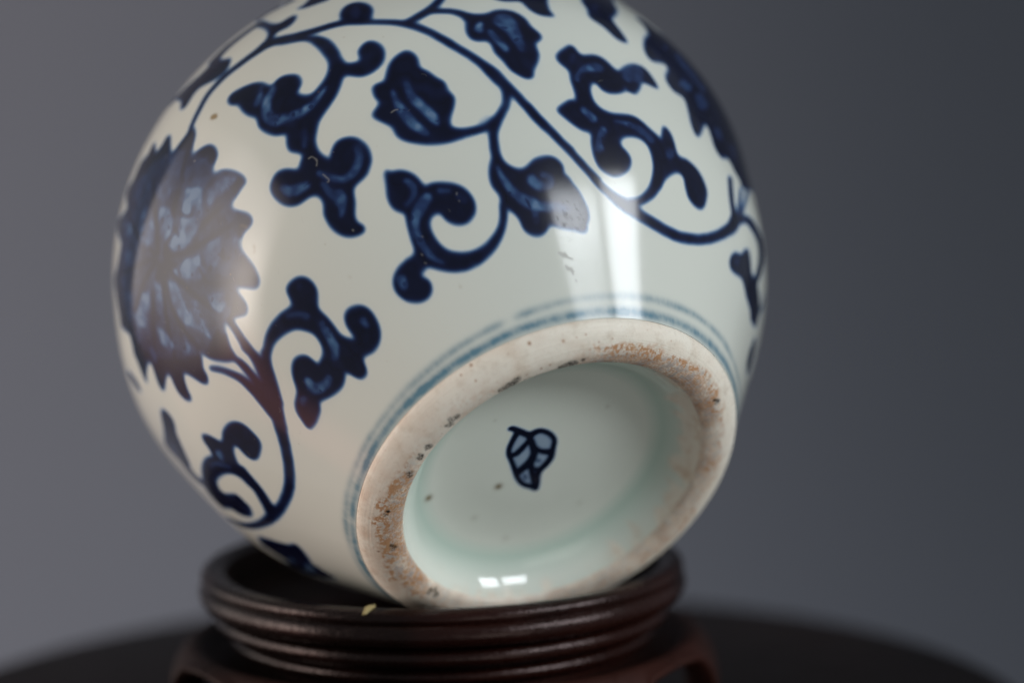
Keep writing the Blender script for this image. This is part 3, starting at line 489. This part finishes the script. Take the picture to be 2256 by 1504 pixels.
def foot_map():
    """unglazed foot rim: u = angle, v = 0 outer edge .. 1 inner edge. channels: rust, black kiln grit, pale grit"""
    H, W = 192, 3072
    ph = ((np.arange(W)+.5)/W-.5)*360; t = (np.arange(H)+.5)/H; T = t[:, None]
    def lump(c, w): d = (ph-c+180) % 360-180; return np.exp(-(d/w)**2)
    fine = noise2((H, W), 1.8, .8); med = noise2((H, W), 4.5, .8); big = noise2((H, W), 15, 1.0)
    streak = blur(rng.standard_normal((H, W)), 3.0, 16.0); streak /= streak.std()
    amp = np.clip(1.0*lump(-50, 17)+.95*lump(-74, 13)+.9*lump(-93, 9)+.35*lump(-36, 5), 0, 1) + np.clip(1.05*lump(52, 15)+.98*lump(77, 12)+.9*lump(96, 10), 0, 1) + .18*lump(8, 12) + .55*lump(-115, 12)+.65*lump(-148, 25)+.5*lump(165, 25)+.35*lump(120, 16)
    lo = .60 + .06*big - .12*lump(-74, 26) - .10*lump(66, 34)
    band = 1/(1+np.exp(-(T-lo)/.045)) * (1-.25*np.clip((T-.93)/.07, 0, 1))
    rust = amp[None]*band*np.clip(.62+.30*med+.30*fine+.06*streak, 0, 1)
    ed = np.exp(-((T-lo)/.085)**2)*amp[None]*np.clip(.40+.5*med+.32*fine+.12*streak, 0, 1.2)   # orange fringe
    rust = np.clip(rust*.75+ed*.85, 0, 1) + .05*np.clip(big, 0, 2) + (.17*lump(80, 42)+.06*lump(15, 40))[None]*np.clip(1+.35*big+.2*med, 0, 2)
    grey = amp[None]*band*np.clip(.62-.35*med+.3*big, 0, 1)
    black = np.zeros((H, W), np.float32)
    def chip(c, tt, wd, ht, n, seed):
        r = np.random.default_rng(seed)
        for _ in range(n):
            p = c+r.normal(0, wd); q = tt+r.normal(0, ht)+ (p-c)*0
            rad = r.uniform(.4, 1.2)
            d2 = (((ph[None]-p)*.44/rad/.45)**2 + ((T-q)*7.0/rad/.45)**2)
            np.maximum(black, np.exp(-d2**2), out=black)
    chip(-24.4, .80, 1.5, .022, 20, 1); chip(-22.0, .84, .7, .02, 6, 12); chip(-1.0, .80, 1.3, .022, 24, 2); chip(-4.2, .77, 1.0, .02, 12, 21); chip(18, .71, .5, .02, 5, 3); chip(21, .75, .8, .03, 4, 4); chip(31.5, .72, .5, .02, 6, 5); chip(35.7, .72, .6, .03, 9, 6)
    chip(44, .74, 1.2, .05, 2, 7); chip(61, .62, 1.0, .03, 2, 8); chip(76, .66, 1.0, .03, 2, 9); chip(-90, .56, .8, .02, 4, 10); chip(108, .8, 3, .05, 3, 11)
    specks = np.zeros((H, W), np.float32)
    for (c, tt, rr, lv) in [(-12.5, .17, .55, 1), (4.3, .07, .5, 1), (-22, .30, .55, .8), (8, .12, .35, .9), (5.5, .34, .35, .9), (-6, .2, .3, .6), (-9, .72, .35, .8), (-14, .7, .4, .9), (-17, .68, .4, .8), (77, .42, .5, 1), (-33, .42, .35, .6), (52, .35, .3, .6)]+[(rng.uniform(-180, 180), rng.uniform(.05, .9), rng.uniform(.15, .34), rng.uniform(.15, .7)) for _ in range(150)]:
        d2 = (((ph[None]-c+180) % 360-180)*.47/rr*2.2)**2 + ((T-tt)*7/rr*2.2)**2
        np.maximum(specks, lv*np.exp(-d2), out=specks)
    rust = np.clip(np.maximum(rust, specks), 0, 1)
    black = np.clip(black*(.75+.25*fine) + .55*specks**3, 0, 1)
    return rust, black, np.clip(grey, 0, 1)
IMG_FOOT = make_image("kiln_rust", foot_map())

def mark_map():
    N = 1024; HALF = 22.0
    M = np.zeros((N, N), np.float32); O = np.zeros_like(M)
    for kind, lv, txt in MARK:
        q = np.array(txt.split(), float).reshape(-1, 2)/50
        P = catmull((q+HALF)/(2*HALF)*N, 2, True)
        r = poly_mask(P, N, N)
        if r: a, b, m = r; M[a, b] = np.maximum(M[a, b], m*lv)
    M = np.clip(blur(M, 4.0)*1.10 + .06*np.clip(blur(M, 9), 0, 1), 0, 1)
    yy, xx = np.mgrid[0:N, 0:N]
    for (x, y, rad, lv) in [(-.66, 7.16, .52, 1.0), (4.4, 16.6, .52, .95), (-4.55, 12.46, .5, .2), (-13, -2, .5, .15), (3, -12, .35, .2), (12, 3, .3, .15), (-12, 10, .5, .18)]:
        cx, cy = (x+HALF)/(2*HALF)*N, (y+HALF)/(2*HALF)*N; k = rad/(2*HALF)*N
        O = np.maximum(O, lv*np.exp(-((xx-cx)**2+(yy-cy)**2)/(2*(k*.8)**2)))
    X = (xx+.5)/N*2*HALF-HALF; Y = (yy+.5)/N*2*HALF-HALF; rr = np.hypot(X, Y); ph = np.degrees(np.arctan2(Y, X))
    lump = lambda c, w: np.exp(-(((ph-c+180) % 360-180)/w)**2)
    edge = 20.9 + .35*noise2((N, N), 14) + 1.9*(1-np.clip(lump(-108, 40)*1.2, 0, 1))
    bare = 1/(1+np.exp(-(rr-edge)/.22))
    return M, O, np.clip(bare, 0, 1)
IMG_MARK = make_image("base_mark", mark_map())

# ------------------------------------------------------------------ materials
GLAZE = (.615, .615, .555)
def glaze_material():
    k = NT("blue_and_white_glaze")
    uv = k.n('ShaderNodeUVMap').outputs[0]
    img = k.n('ShaderNodeTexImage', interpolation='Cubic'); img.image = IMG_PAINT; k.l(uv, img.inputs[0])
    ch = k.n('ShaderNodeSeparateColor'); k.l(img.outputs[0], ch.inputs[0])
    dust = k.n('ShaderNodeTexImage'); dust.image = IMG_DUST; k.l(uv, dust.inputs[0])
    cloud = k.noise(45, 3, .5); tint = k.noise(14, 2, .5)
    g0 = k.mix(cloud, (.69, .703, .622), (.725, .735, .655)); g = k.mix(tint, g0, (.71, .722, .645))
    fine = k.noise(1400, 2, .5)
    ink = ch.outputs[0]
    col = k.ramp(ink, [(0.0, (1, 1, 1)), (.10, (.80, .86, .98)), (.25, (.34, .47, .72)), (.45, (.080, .175, .39)), (.62, (.024, .055, .185)), (.82, (.0065, .0125, .066)), (1.0, (.0022, .0036, .023))])
    mul = k.n('ShaderNodeMix', data_type='RGBA', blend_type='MULTIPLY'); mul.inputs[0].default_value = 1; k.l(g, mul.inputs[6]); k.l(col, mul.inputs[7])
    c = mul.outputs[2]
    c = k.mix(k.math('MULTIPLY', ch.outputs[1], .95), c, (.095, .215, .285))
    c = k.mix(k.math('MULTIPLY', ch.outputs[2], .85), c, (.27, .17, .045))
    c = k.mix(k.math('MULTIPLY', dust.outputs[0], .5), c, (.42, .40, .36))
    k.l(c, k.b.inputs['Base Color'])
    rg = k.noise(220, 3, .6)
    rr = k.math('MULTIPLY_ADD', rg, .05); rr.node.inputs[2].default_value = .085
    r2 = k.math('ADD', rr, k.math('MULTIPLY', dust.outputs[0], .4))
    k.b.inputs['Roughness'].default_value = .38; k.b.inputs['Specular IOR Level'].default_value = .07; k.b.inputs['IOR'].default_value = 1.5
    k.b.inputs['Coat Weight'].default_value = 1.0; k.b.inputs['Coat IOR'].default_value = 1.46; k.l(r2, k.b.inputs['Coat Roughness'])
    h = k.math('ADD', k.noise(60, 3, .5), k.math('MULTIPLY', k.noise(700, 2, .5), .05))
    k.bump(h, .17, .0012)
    return k.m
def plain_glaze(name, base):
    k = NT(name); c = k.noise(40, 3)
    k.l(k.mix(c, base, tuple(x*1.05 for x in base)), k.b.inputs['Base Color']); k.b.inputs['Roughness'].default_value = .07; k.b.inputs['IOR'].default_value = 1.5
    k.bump(k.noise(60, 2), .08, .001); return k.m
def biscuit_material():
    k = NT("unglazed_biscuit"); uv = k.n('ShaderNodeUVMap').outputs[0]
    img = k.n('ShaderNodeTexImage', interpolation='Cubic'); img.image = IMG_FOOT; k.l(uv, img.inputs[0])
    ch = k.n('ShaderNodeSeparateColor'); k.l(img.outputs[0], ch.inputs[0])
    n1 = k.noise(420, 5, .6); n2 = k.noise(110, 3, .5); n3 = k.noise(2600, 3, .6)
    base = k.mix(n2, (.90, .805, .66), (.93, .868, .755)); base = k.mix(k.ramp(n1, [(.52, (0, 0, 0)), (.75, (.5, .5, .5))]), base, (.58, .46, .33))
    c = k.mix(k.math('MULTIPLY', ch.outputs[2], .75), base, (.36, .30, .285))
    rustc = k.mix(n1, (.44, .165, .045), (.62, .34, .155))
    c = k.mix(k.math('MULTIPLY', ch.outputs[0], .9), c, rustc)
    c = k.mix(ch.outputs[1], c, (.020, .016, .012))
    k.l(c, k.b.inputs['Base Color'])
    gl = k.ramp(n3, [(.45, (.55, .55, .55)), (.62, (.22, .22, .22))]); k.l(gl, k.b.inputs['Roughness'])
    k.b.inputs['IOR'].default_value = 1.45
    cy = k.n('ShaderNodeSeparateXYZ'); k.l(uv, cy.inputs[0]); cv = k.n('ShaderNodeCombineXYZ'); k.l(k.math('MULTIPLY', cy.outputs[1], 26), cv.inputs[1]); k.l(k.math('MULTIPLY', cy.outputs[0], 6), cv.inputs[0])
    turn = k.noise(1, 3, .6, cv.outputs[0])   # faint lines left by the turning tool
    h = k.math('ADD', k.math('ADD', k.math('MULTIPLY', n3, .5), k.math('MULTIPLY', turn, .9)), k.math('ADD', n1, k.math('MULTIPLY', ch.outputs[1], .8)))
    k.bump(h, .40, .00022)
    return k.m
def base_material():
    k = NT("celadon_base_glaze"); uv = k.n('ShaderNodeUVMap').outputs[0]
    img = k.n('ShaderNodeTexImage', interpolation='Cubic', extension='EXTEND'); img.image = IMG_MARK; k.l(uv, img.inputs[0])
    ch = k.n('ShaderNodeSeparateColor'); k.l(img.outputs[0], ch.inputs[0])
    sep = k.n('ShaderNodeSeparateXYZ'); k.l(k.n('ShaderNodeTexCoord').outputs['Object'], sep.inputs[0])
    rad = k.math('SQRT', k.math('ADD', k.math('MULTIPLY', sep.outputs[0], sep.outputs[0]), k.math('MULTIPLY', sep.outputs[1], sep.outputs[1])))
    rn = k.math('MULTIPLY', rad, 1/.0235)
    # glaze lies thick and green in the corner between floor and wall, thin and pale up at the lip
    thick = k.ramp(rn, [(.0, (.0, .0, .0)), (.70, (.05, .05, .05)), (.80, (1, 1, 1)), (.87, (.55, .55, .55)), (.94, (0, 0, 0))])
    nz = k.noise(130, 4, .55); g = k.mix(nz, (.765, .795, .70), (.81, .835, .74))
    g = k.mix(k.math('MULTIPLY', thick, .8), g, (.49, .635, .54))
    col = k.ramp(ch.outputs[0], [(0.0, (1, 1, 1)), (.12, (.78, .85, .97)), (.3, (.34, .44, .66)), (.5, (.11, .17, .33)), (.75, (.022, .035, .085)), (1.0, (.007, .010, .028))])
    mul = k.n('ShaderNodeMix', data_type='RGBA', blend_type='MULTIPLY'); mul.inputs[0].default_value = 1; k.l(g, mul.inputs[6]); k.l(col, mul.inputs[7])
    c = k.mix(k.math('MULTIPLY', ch.outputs[1], .9), mul.outputs[2], (.15, .088, .014))
    nr = k.noise(330, 4, .6); bis = k.mix(k.ramp(nr, [(.48, (0, 0, 0)), (.74, (1, 1, 1))]), (.84, .745, .62), (.62, .40, .24))
    c = k.mix(k.math('MULTIPLY', ch.outputs[2], .9), c, bis)
    k.l(c, k.b.inputs['Base Color']); k.l(k.math('MULTIPLY_ADD', ch.outputs[2], .4), k.b.inputs['Roughness']); k.b.inputs['Roughness'].links[0].from_node.inputs[2].default_value = .05; k.b.inputs['IOR'].default_value = 1.5
    k.bump(k.noise(70, 2), .08, .001)
    return k.m
def wood_material(name="dark_rosewood", a=(.0028, .0017, .0015), b=(.0075, .0034, .0027), red=(.040, .0090, .0055), rough=(.19, .34), scale=1.0, spec=.33):
    k = NT(name)
    mp = k.n('ShaderNodeMapping'); mp.inputs['Scale'].default_value = (1*scale, 7*scale, 9*scale); k.l(k.n('ShaderNodeTexCoord').outputs['Object'], mp.inputs[0])
    g = k.noise(60, 6, .65, mp.outputs[0]); g2 = k.noise(230, 4, .6, mp.outputs[0]); big = k.noise(24, 3, .5)
    c = k.mix(g, a, b); c = k.mix(k.ramp(big, [(.45, (0, 0, 0)), (.75, (.8, .8, .8))]), c, red)
    k.l(c, k.b.inputs['Base Color'])
    r = k.ramp(g2, [(.3, (rough[0],)*3), (.7, (rough[1],)*3)]); k.l(r, k.b.inputs['Roughness'])
    k.b.inputs['IOR'].default_value = 1.5; k.b.inputs['Specular IOR Level'].default_value = spec; k.b.inputs['Specular Tint'].default_value = (1, .80, .77, 1)
    k.bump(k.math('ADD', g2, k.noise(900, 3, .6)), .22, .00035); return k.m
M_GLAZE = glaze_material(); M_NECK = plain_glaze("white_neck_glaze", (.60, .61, .56)); M_BISC = biscuit_material(); M_BASE = base_material()
M_WOOD = wood_material(); M_WORN = wood_material('worn_rosewood', (.005, .0023, .0018), (.015, .0056, .0040), (.055, .0135, .0080), (.50, .68), 1.0, .22); M_TABLE = wood_material("black_lacquered_wood", (.0055, .0045, .0045), (.012, .009, .0085), (.016, .010, .009), (.40, .58), .3, .16)
kb = NT("grey_backdrop_paper"); nb = kb.noise(6, 4, .5); kb.l(kb.mix(nb, (.214, .222, .258), (.228, .236, .272)), kb.b.inputs['Base Color']); kb.b.inputs['Roughness'].default_value = .9; kb.b.inputs['Specular IOR Level'].default_value = .2
kb.bump(kb.noise(900, 3, .6), .1, .0005); M_BACK = kb.m

# ------------------------------------------------------------------ backdrop
# sheet: flat at left, bend added to darken the right, sweeping forward at the bottom
xs_, ys_, x, y = [], [], -.55, .60
while x < 1.5:
    th = R(37)*min(1, max(0, (x+.24)/.46)); th = th*th*(3-2*th/R(37))/R(37) if 0 < th < R(37) else th
    xs_.append(x); ys_.append(y); x += .03*math.cos(th); y += .03*math.sin(th)
prof = [(-.74, -.30), (-.42, -.30)] + [(-.42+.42*math.sin(R(t)), .12-.42*math.cos(R(t))) for t in range(6, 90, 6)] + [(0, .12), (0, .8), (0, 1.6)]
n = len(prof); v = [(xs_[i], ys_[i]+dy, z) for i in range(len(xs_)) for (dy, z) in prof]
f = [(i*n+k, (i+1)*n+k, (i+1)*n+k+1, i*n+k+1) for i in range(len(xs_)-1) for k in range(n-1)]
bd = mesh_obj('backdrop', v, f, M_BACK); props(bd, label='plain grey backdrop sheet behind the vase and stand', kind='structure')

# ------------------------------------------------------------------ round table under the stand
TC = Vector((.001, .021, 0))
table = bpy.data.objects.new('display_table', None); COL.objects.link(table); table.location = (TC.x, TC.y, -.285)
props(table, 'low round black wooden display table carrying the carved stand', 'table')
Z0 = .285
tp = [(0.0005, Z0-.012), (.075, Z0-.012), (.0925, Z0-.0115), (.0953, Z0-.009), (.0962, Z0-.0055), (.0953, Z0-.002), (.0932, Z0-.0004), (.091, Z0), (.03, Z0), (.0005, Z0)]
lathe('tabletop', tp, M_TABLE, table, 160)
lathe('pedestal', [(.0005, .0202), (.022, .0202), (.026, .04), (.018, .09), (.015, .16), (.024, .24), (.045, Z0-.0125), (.0005, Z0-.0125)], M_TABLE, table, 64)
lathe('pedestal_foot', [(.0005, -.0145), (.070, -.0145), (.074, -.010), (.070, .006), (.040, .014), (.024, .0199), (.0005, .0199)], M_TABLE, table, 96)

# ------------------------------------------------------------------ carved wooden stand
stand = bpy.data.objects.new('vase_stand', None); COL.objects.link(stand); stand.location = (-.0011, 0, 0); stand.scale = (1.022, 1.022, 1)
props(stand, 'dark red-brown carved wooden ring stand with beaded mouldings under the vase', 'stand')
def arc(cr, cz, rad, a0, a1, n=10, k=1.0): return [(cr+rad*k*math.cos(R(a0+(a1-a0)*i/n)), cz+rad*math.sin(R(a0+(a1-a0)*i/n))) for i in range(n+1)]
rim = [(.0005, .0246), (.0285, .0246), (.0303, .0250), (.0314, .0264), (.0321, .0288), (.0328, .0300)] + arc(.0349, .0293, .0013, 125, -60, 12, 1.2) + [(.0345, .0280), (.0335, .0270)]
lathe('dish', rim[:6], M_WORN, stand, 160, wob=.0015); lathe('rim', rim[5:], M_WOOD, stand, 160, wob=.0015)
lathe('bead_moulding', [(.0325, .0279), (.0340, .0283)] + arc(.0349, .0268, .0019, 78, -80, 16, 1.0) + [(.0340, .0248), (.0325, .0246)], M_WOOD, stand, 160, wob=.0015)
lathe('bead_moulding', [(.032, .0244)] + arc(.0330, .0230, .0014, 90, -90, 14, 1.15) + [(.031, .0216)], M_WOOD, stand, 160, wob=.0015)
lathe('waist', [(.0330, .0243), (.0312, .0237), (.0304, .0222), (.0300, .0205), (.0297, .0190), (.0296, .0168)], M_WOOD, stand, 160)
lathe('bead_moulding', [(.0298, .0209)] + arc(.0308, .0196, .0012, 90, -90, 12, 1.2) + [(.0298, .0178)], M_WOOD, stand, 160)
# six lipped legs joined by arched aprons
PATH = catmull([(.0297, .0166), (.0318, .0170), (.0345, .0179), (.0366, .0189), (.0382, .0190), (.0395, .0178), (.0407, .0160), (.0414, .0135), (.0416, .0105), (.0410, .0070), (.0404, .0040), (.0406, .0018), (.0413, .0)], 6)
PZ = PATH[26:, 1]; PI0 = 26
def leg(c):
    NA, NZ = 44, 40; half = R(30); v = []; f = []; n = NZ+1; off = (NA+1)*n
    def low(d):   # lower edge of the apron against degrees from the leg's middle
        a = abs(d)
        if a < 9.5: return 0.0
        return min(.0163*min(1, (a-9.5)/9)**.5 + .0012*math.sin(min(max((a-14)/16, 0), 1)*math.pi/2), .0176)
    for side in (0, 1):
        for i in range(NA+1):
            d = 30*(-1+2*i/NA)*.998; a = c+R(d); lo = low(d)
            fi = PI0 + float(np.interp(-lo, -PZ, np.arange(len(PZ))))
            for k in range(n):
                q = fi*k/NZ; r = float(np.interp(q, np.arange(len(PATH)), PATH[:, 0])); z = float(np.interp(q, np.arange(len(PATH)), PATH[:, 1]))
                if side == 0:
                    if abs(d) > 9: r += .0008*math.exp(-((z-lo-.0007)/.0006)**2)*(1 if k > NZ*.5 else 0)
                else: r -= .0034; z = min(z, .0160) if z > .016 else z
                v.append((r*math.sin(a), -r*math.cos(a), z))
    for i in range(NA):
        for k in range(NZ):
            f.append((i*n+k, (i+1)*n+k, (i+1)*n+k+1, i*n+k+1)); f.append((off+i*n+k, off+i*n+k+1, off+(i+1)*n+k+1, off+(i+1)*n+k))
        f.append((i*n, off+i*n, off+(i+1)*n, (i+1)*n)); f.append((i*n+NZ, (i+1)*n+NZ, off+(i+1)*n+NZ, off+i*n+NZ))
    for k in range(NZ):
        f.append((k, k+1, off+k+1, off+k)); f.append((NA*n+k, off+NA*n+k, off+NA*n+k+1, NA*n+k+1))
    return mesh_obj('leg', v, f, M_WORN, stand)
for q in range(6): leg(R(-90+60*q))


# ------------------------------------------------------------------ vase
AX = Vector((0.34595262, -0.75330663, -0.5593263)).normalized()          # from the neck towards the foot
U_ = Vector((-0.30378402, -0.65395682, 0.69286056)); U_ = (U_ - AX*U_.dot(AX)).normalized(); V_ = AX.cross(U_)
ZF = .0476
vase = bpy.data.objects.new('porcelain_vase', None); COL.objects.link(vase)
props(vase, 'blue and white porcelain vase tipped over on the wooden stand, its foot towards the viewer', 'vase')
org = TGT + AX*ZF; zl, yl = -AX, -V_
vase.matrix_world = Matrix(((U_.x, yl.x, zl.x, org.x), (U_.y, yl.y, zl.y, org.y), (U_.z, yl.z, zl.z, org.z), (0, 0, 0, 1)))
def vp(r, z, ph): return (r*math.cos(ph), -r*math.sin(ph), ZF - z)
KZ = np.array([-50., -40., -25., -10., 0., 10., 22., 34., 44.364]); KR = np.array([13.0, 23.0, 41.789, 48.885, 50.025, 48.063, 44.094, 36.154, 29.104])
def spline(zk, rk, z):
    n = len(zk); h = np.diff(zk); A = np.eye(n); b = np.zeros(n)
    for i in range(1, n-1):
        A[i, i-1] = h[i-1]; A[i, i] = 2*(h[i-1]+h[i]); A[i, i+1] = h[i]; b[i] = 6*((rk[i+1]-rk[i])/h[i]-(rk[i]-rk[i-1])/h[i-1])
    Mm = np.linalg.solve(A, b); i = np.clip(np.searchsorted(zk, z)-1, 0, n-2); t0 = zk[i+1]-z; t1 = z-zk[i]
    return (Mm[i]*t0**3+Mm[i+1]*t1**3)/(6*h[i])+(rk[i]/h[i]-Mm[i]*h[i]/6)*t0+(rk[i+1]/h[i]-Mm[i+1]*h[i]/6)*t1
def surf(name, zz, rr, vv, mat, seg=288, flip=False, planar=None):
    """turned piece of the vase about its axis, with a seam so that u runs once round"""
    V, Fc, UV = [], [], []; n = len(zz)
    for i in range(seg+1):
        ph = -math.pi + 2*math.pi*i/seg
        for k in range(n):
            V.append(vp(rr[k], zz[k], ph)); UV.append((i/seg, vv[k]) if planar is None else (rr[k]*math.cos(ph)/(2*planar)+.5, rr[k]*math.sin(ph)/(2*planar)+.5))
    for i in range(seg):
        for k in range(n-1): Fc.append((i*n+k, i*n+k+1, (i+1)*n+k+1, (i+1)*n+k))
    me = bpy.data.meshes.new(name); me.from_pydata(V, [], Fc)
    uv = me.uv_layers.new(name="UVMap"); li = np.empty(len(me.loops), np.int32); me.loops.foreach_get("vertex_index", li)
    uv.data.foreach_set("uv", np.asarray(UV, np.float32)[li].ravel())
    me.polygons.foreach_set("use_smooth", [True]*len(me.polygons))
    if flip: me.flip_normals()
    me.materials.append(mat); o = bpy.data.objects.new(name, me); COL.objects.link(o); o.parent = vase; return o
zf_ = np.linspace(-56, 44.364, 600); rf_ = spline(KZ, KR, zf_); sf_ = np.concatenate([[0], np.cumsum(np.hypot(np.diff(zf_), np.diff(rf_)))]); sf_ -= np.interp(0, zf_, sf_)
zb = np.linspace(-50, 44.364, 150); rb = spline(KZ, KR, zb); sb = np.interp(zb, zf_, sf_)
surf('body', zb/1000, rb/1000, (sb-S0)/(S1-S0), M_GLAZE, 320)
# unglazed foot rim, from the lower glaze line over the crest to the inner glaze edge
fp = catmull([(44.36, 29.06), (44.75, 29.00), (45.5, 28.55), (46.35, 27.55), (46.95, 26.35), (47.2, 25.3), (47.15, 24.4), (46.95, 23.6), (46.6, 23.05), (46.1, 22.75)], 4)
fs = np.concatenate([[0], np.cumsum(np.hypot(*np.diff(fp, axis=0).T))]); fs /= fs[-1]
fo = surf('foot_ring', fp[:, 0]/1000, fp[:, 1]/1000, fs, M_BISC, 288)
# recessed glazed base: wall, corner, slightly domed floor
bp = catmull([(46.1, 22.75), (45.1, 22.3), (43.8, 21.55), (42.6, 20.5), (41.7, 19.1), (41.15, 17.5), (40.92, 15.6), (40.9, 13.5), (40.98, 11), (41.15, 8), (41.25, 4), (41.3, .05)], 4)
surf('recessed_base', bp[:, 0]/1000, np.maximum(bp[:, 1], .02)/1000, np.linspace(0, 1, len(bp)), M_BASE, 192, planar=.022)
npf = catmull([(-50, 13.0), (-51.4, 11.9), (-53, 11.3), (-55, 11.1), (-57, 11.3), (-58.6, 11.9), (-59.6, 12.2), (-60.2, 11.8), (-59.8, 10.9), (-57, 9.3), (-53, 9.3), (-48, 11), (-44, 14)], 5)
surf('neck', npf[:, 0]/1000, npf[:, 1]/1000, np.linspace(0, 1, len(npf)), M_NECK, 128)

kc = NT("dry_yellow_crumb"); kc.l(kc.mix(kc.noise(900, 3), (.30, .23, .08), (.44, .36, .17)), kc.b.inputs['Base Color']); kc.b.inputs['Roughness'].default_value = .6
bm = bmesh.new(); bmesh.ops.create_icosphere(bm, subdivisions=3, radius=1)
for q in bm.verts:
    p = q.co; k = 1+.25*math.sin(5*p.x+1)+.2*math.sin(7*p.y)+.15*math.sin(9*p.z+2)
    q.co = Vector((p.x*.0005*k + .0004*p.z*abs(p.z), p.y*.00035*k, p.z*.00085*k))
me = bpy.data.meshes.new('crumb'); bm.to_mesh(me); bm.free(); me.materials.append(kc.m)
cr = bpy.data.objects.new('crumb', me); COL.objects.link(cr); cr.location = (-.0108, -.0349, .0305); cr.rotation_euler = (R(-35), R(38), 0); cr.scale = (1.0, 1.0, 1.15)
props(cr, 'tiny yellow crumb stuck to the front edge of the dark stand', 'crumb')
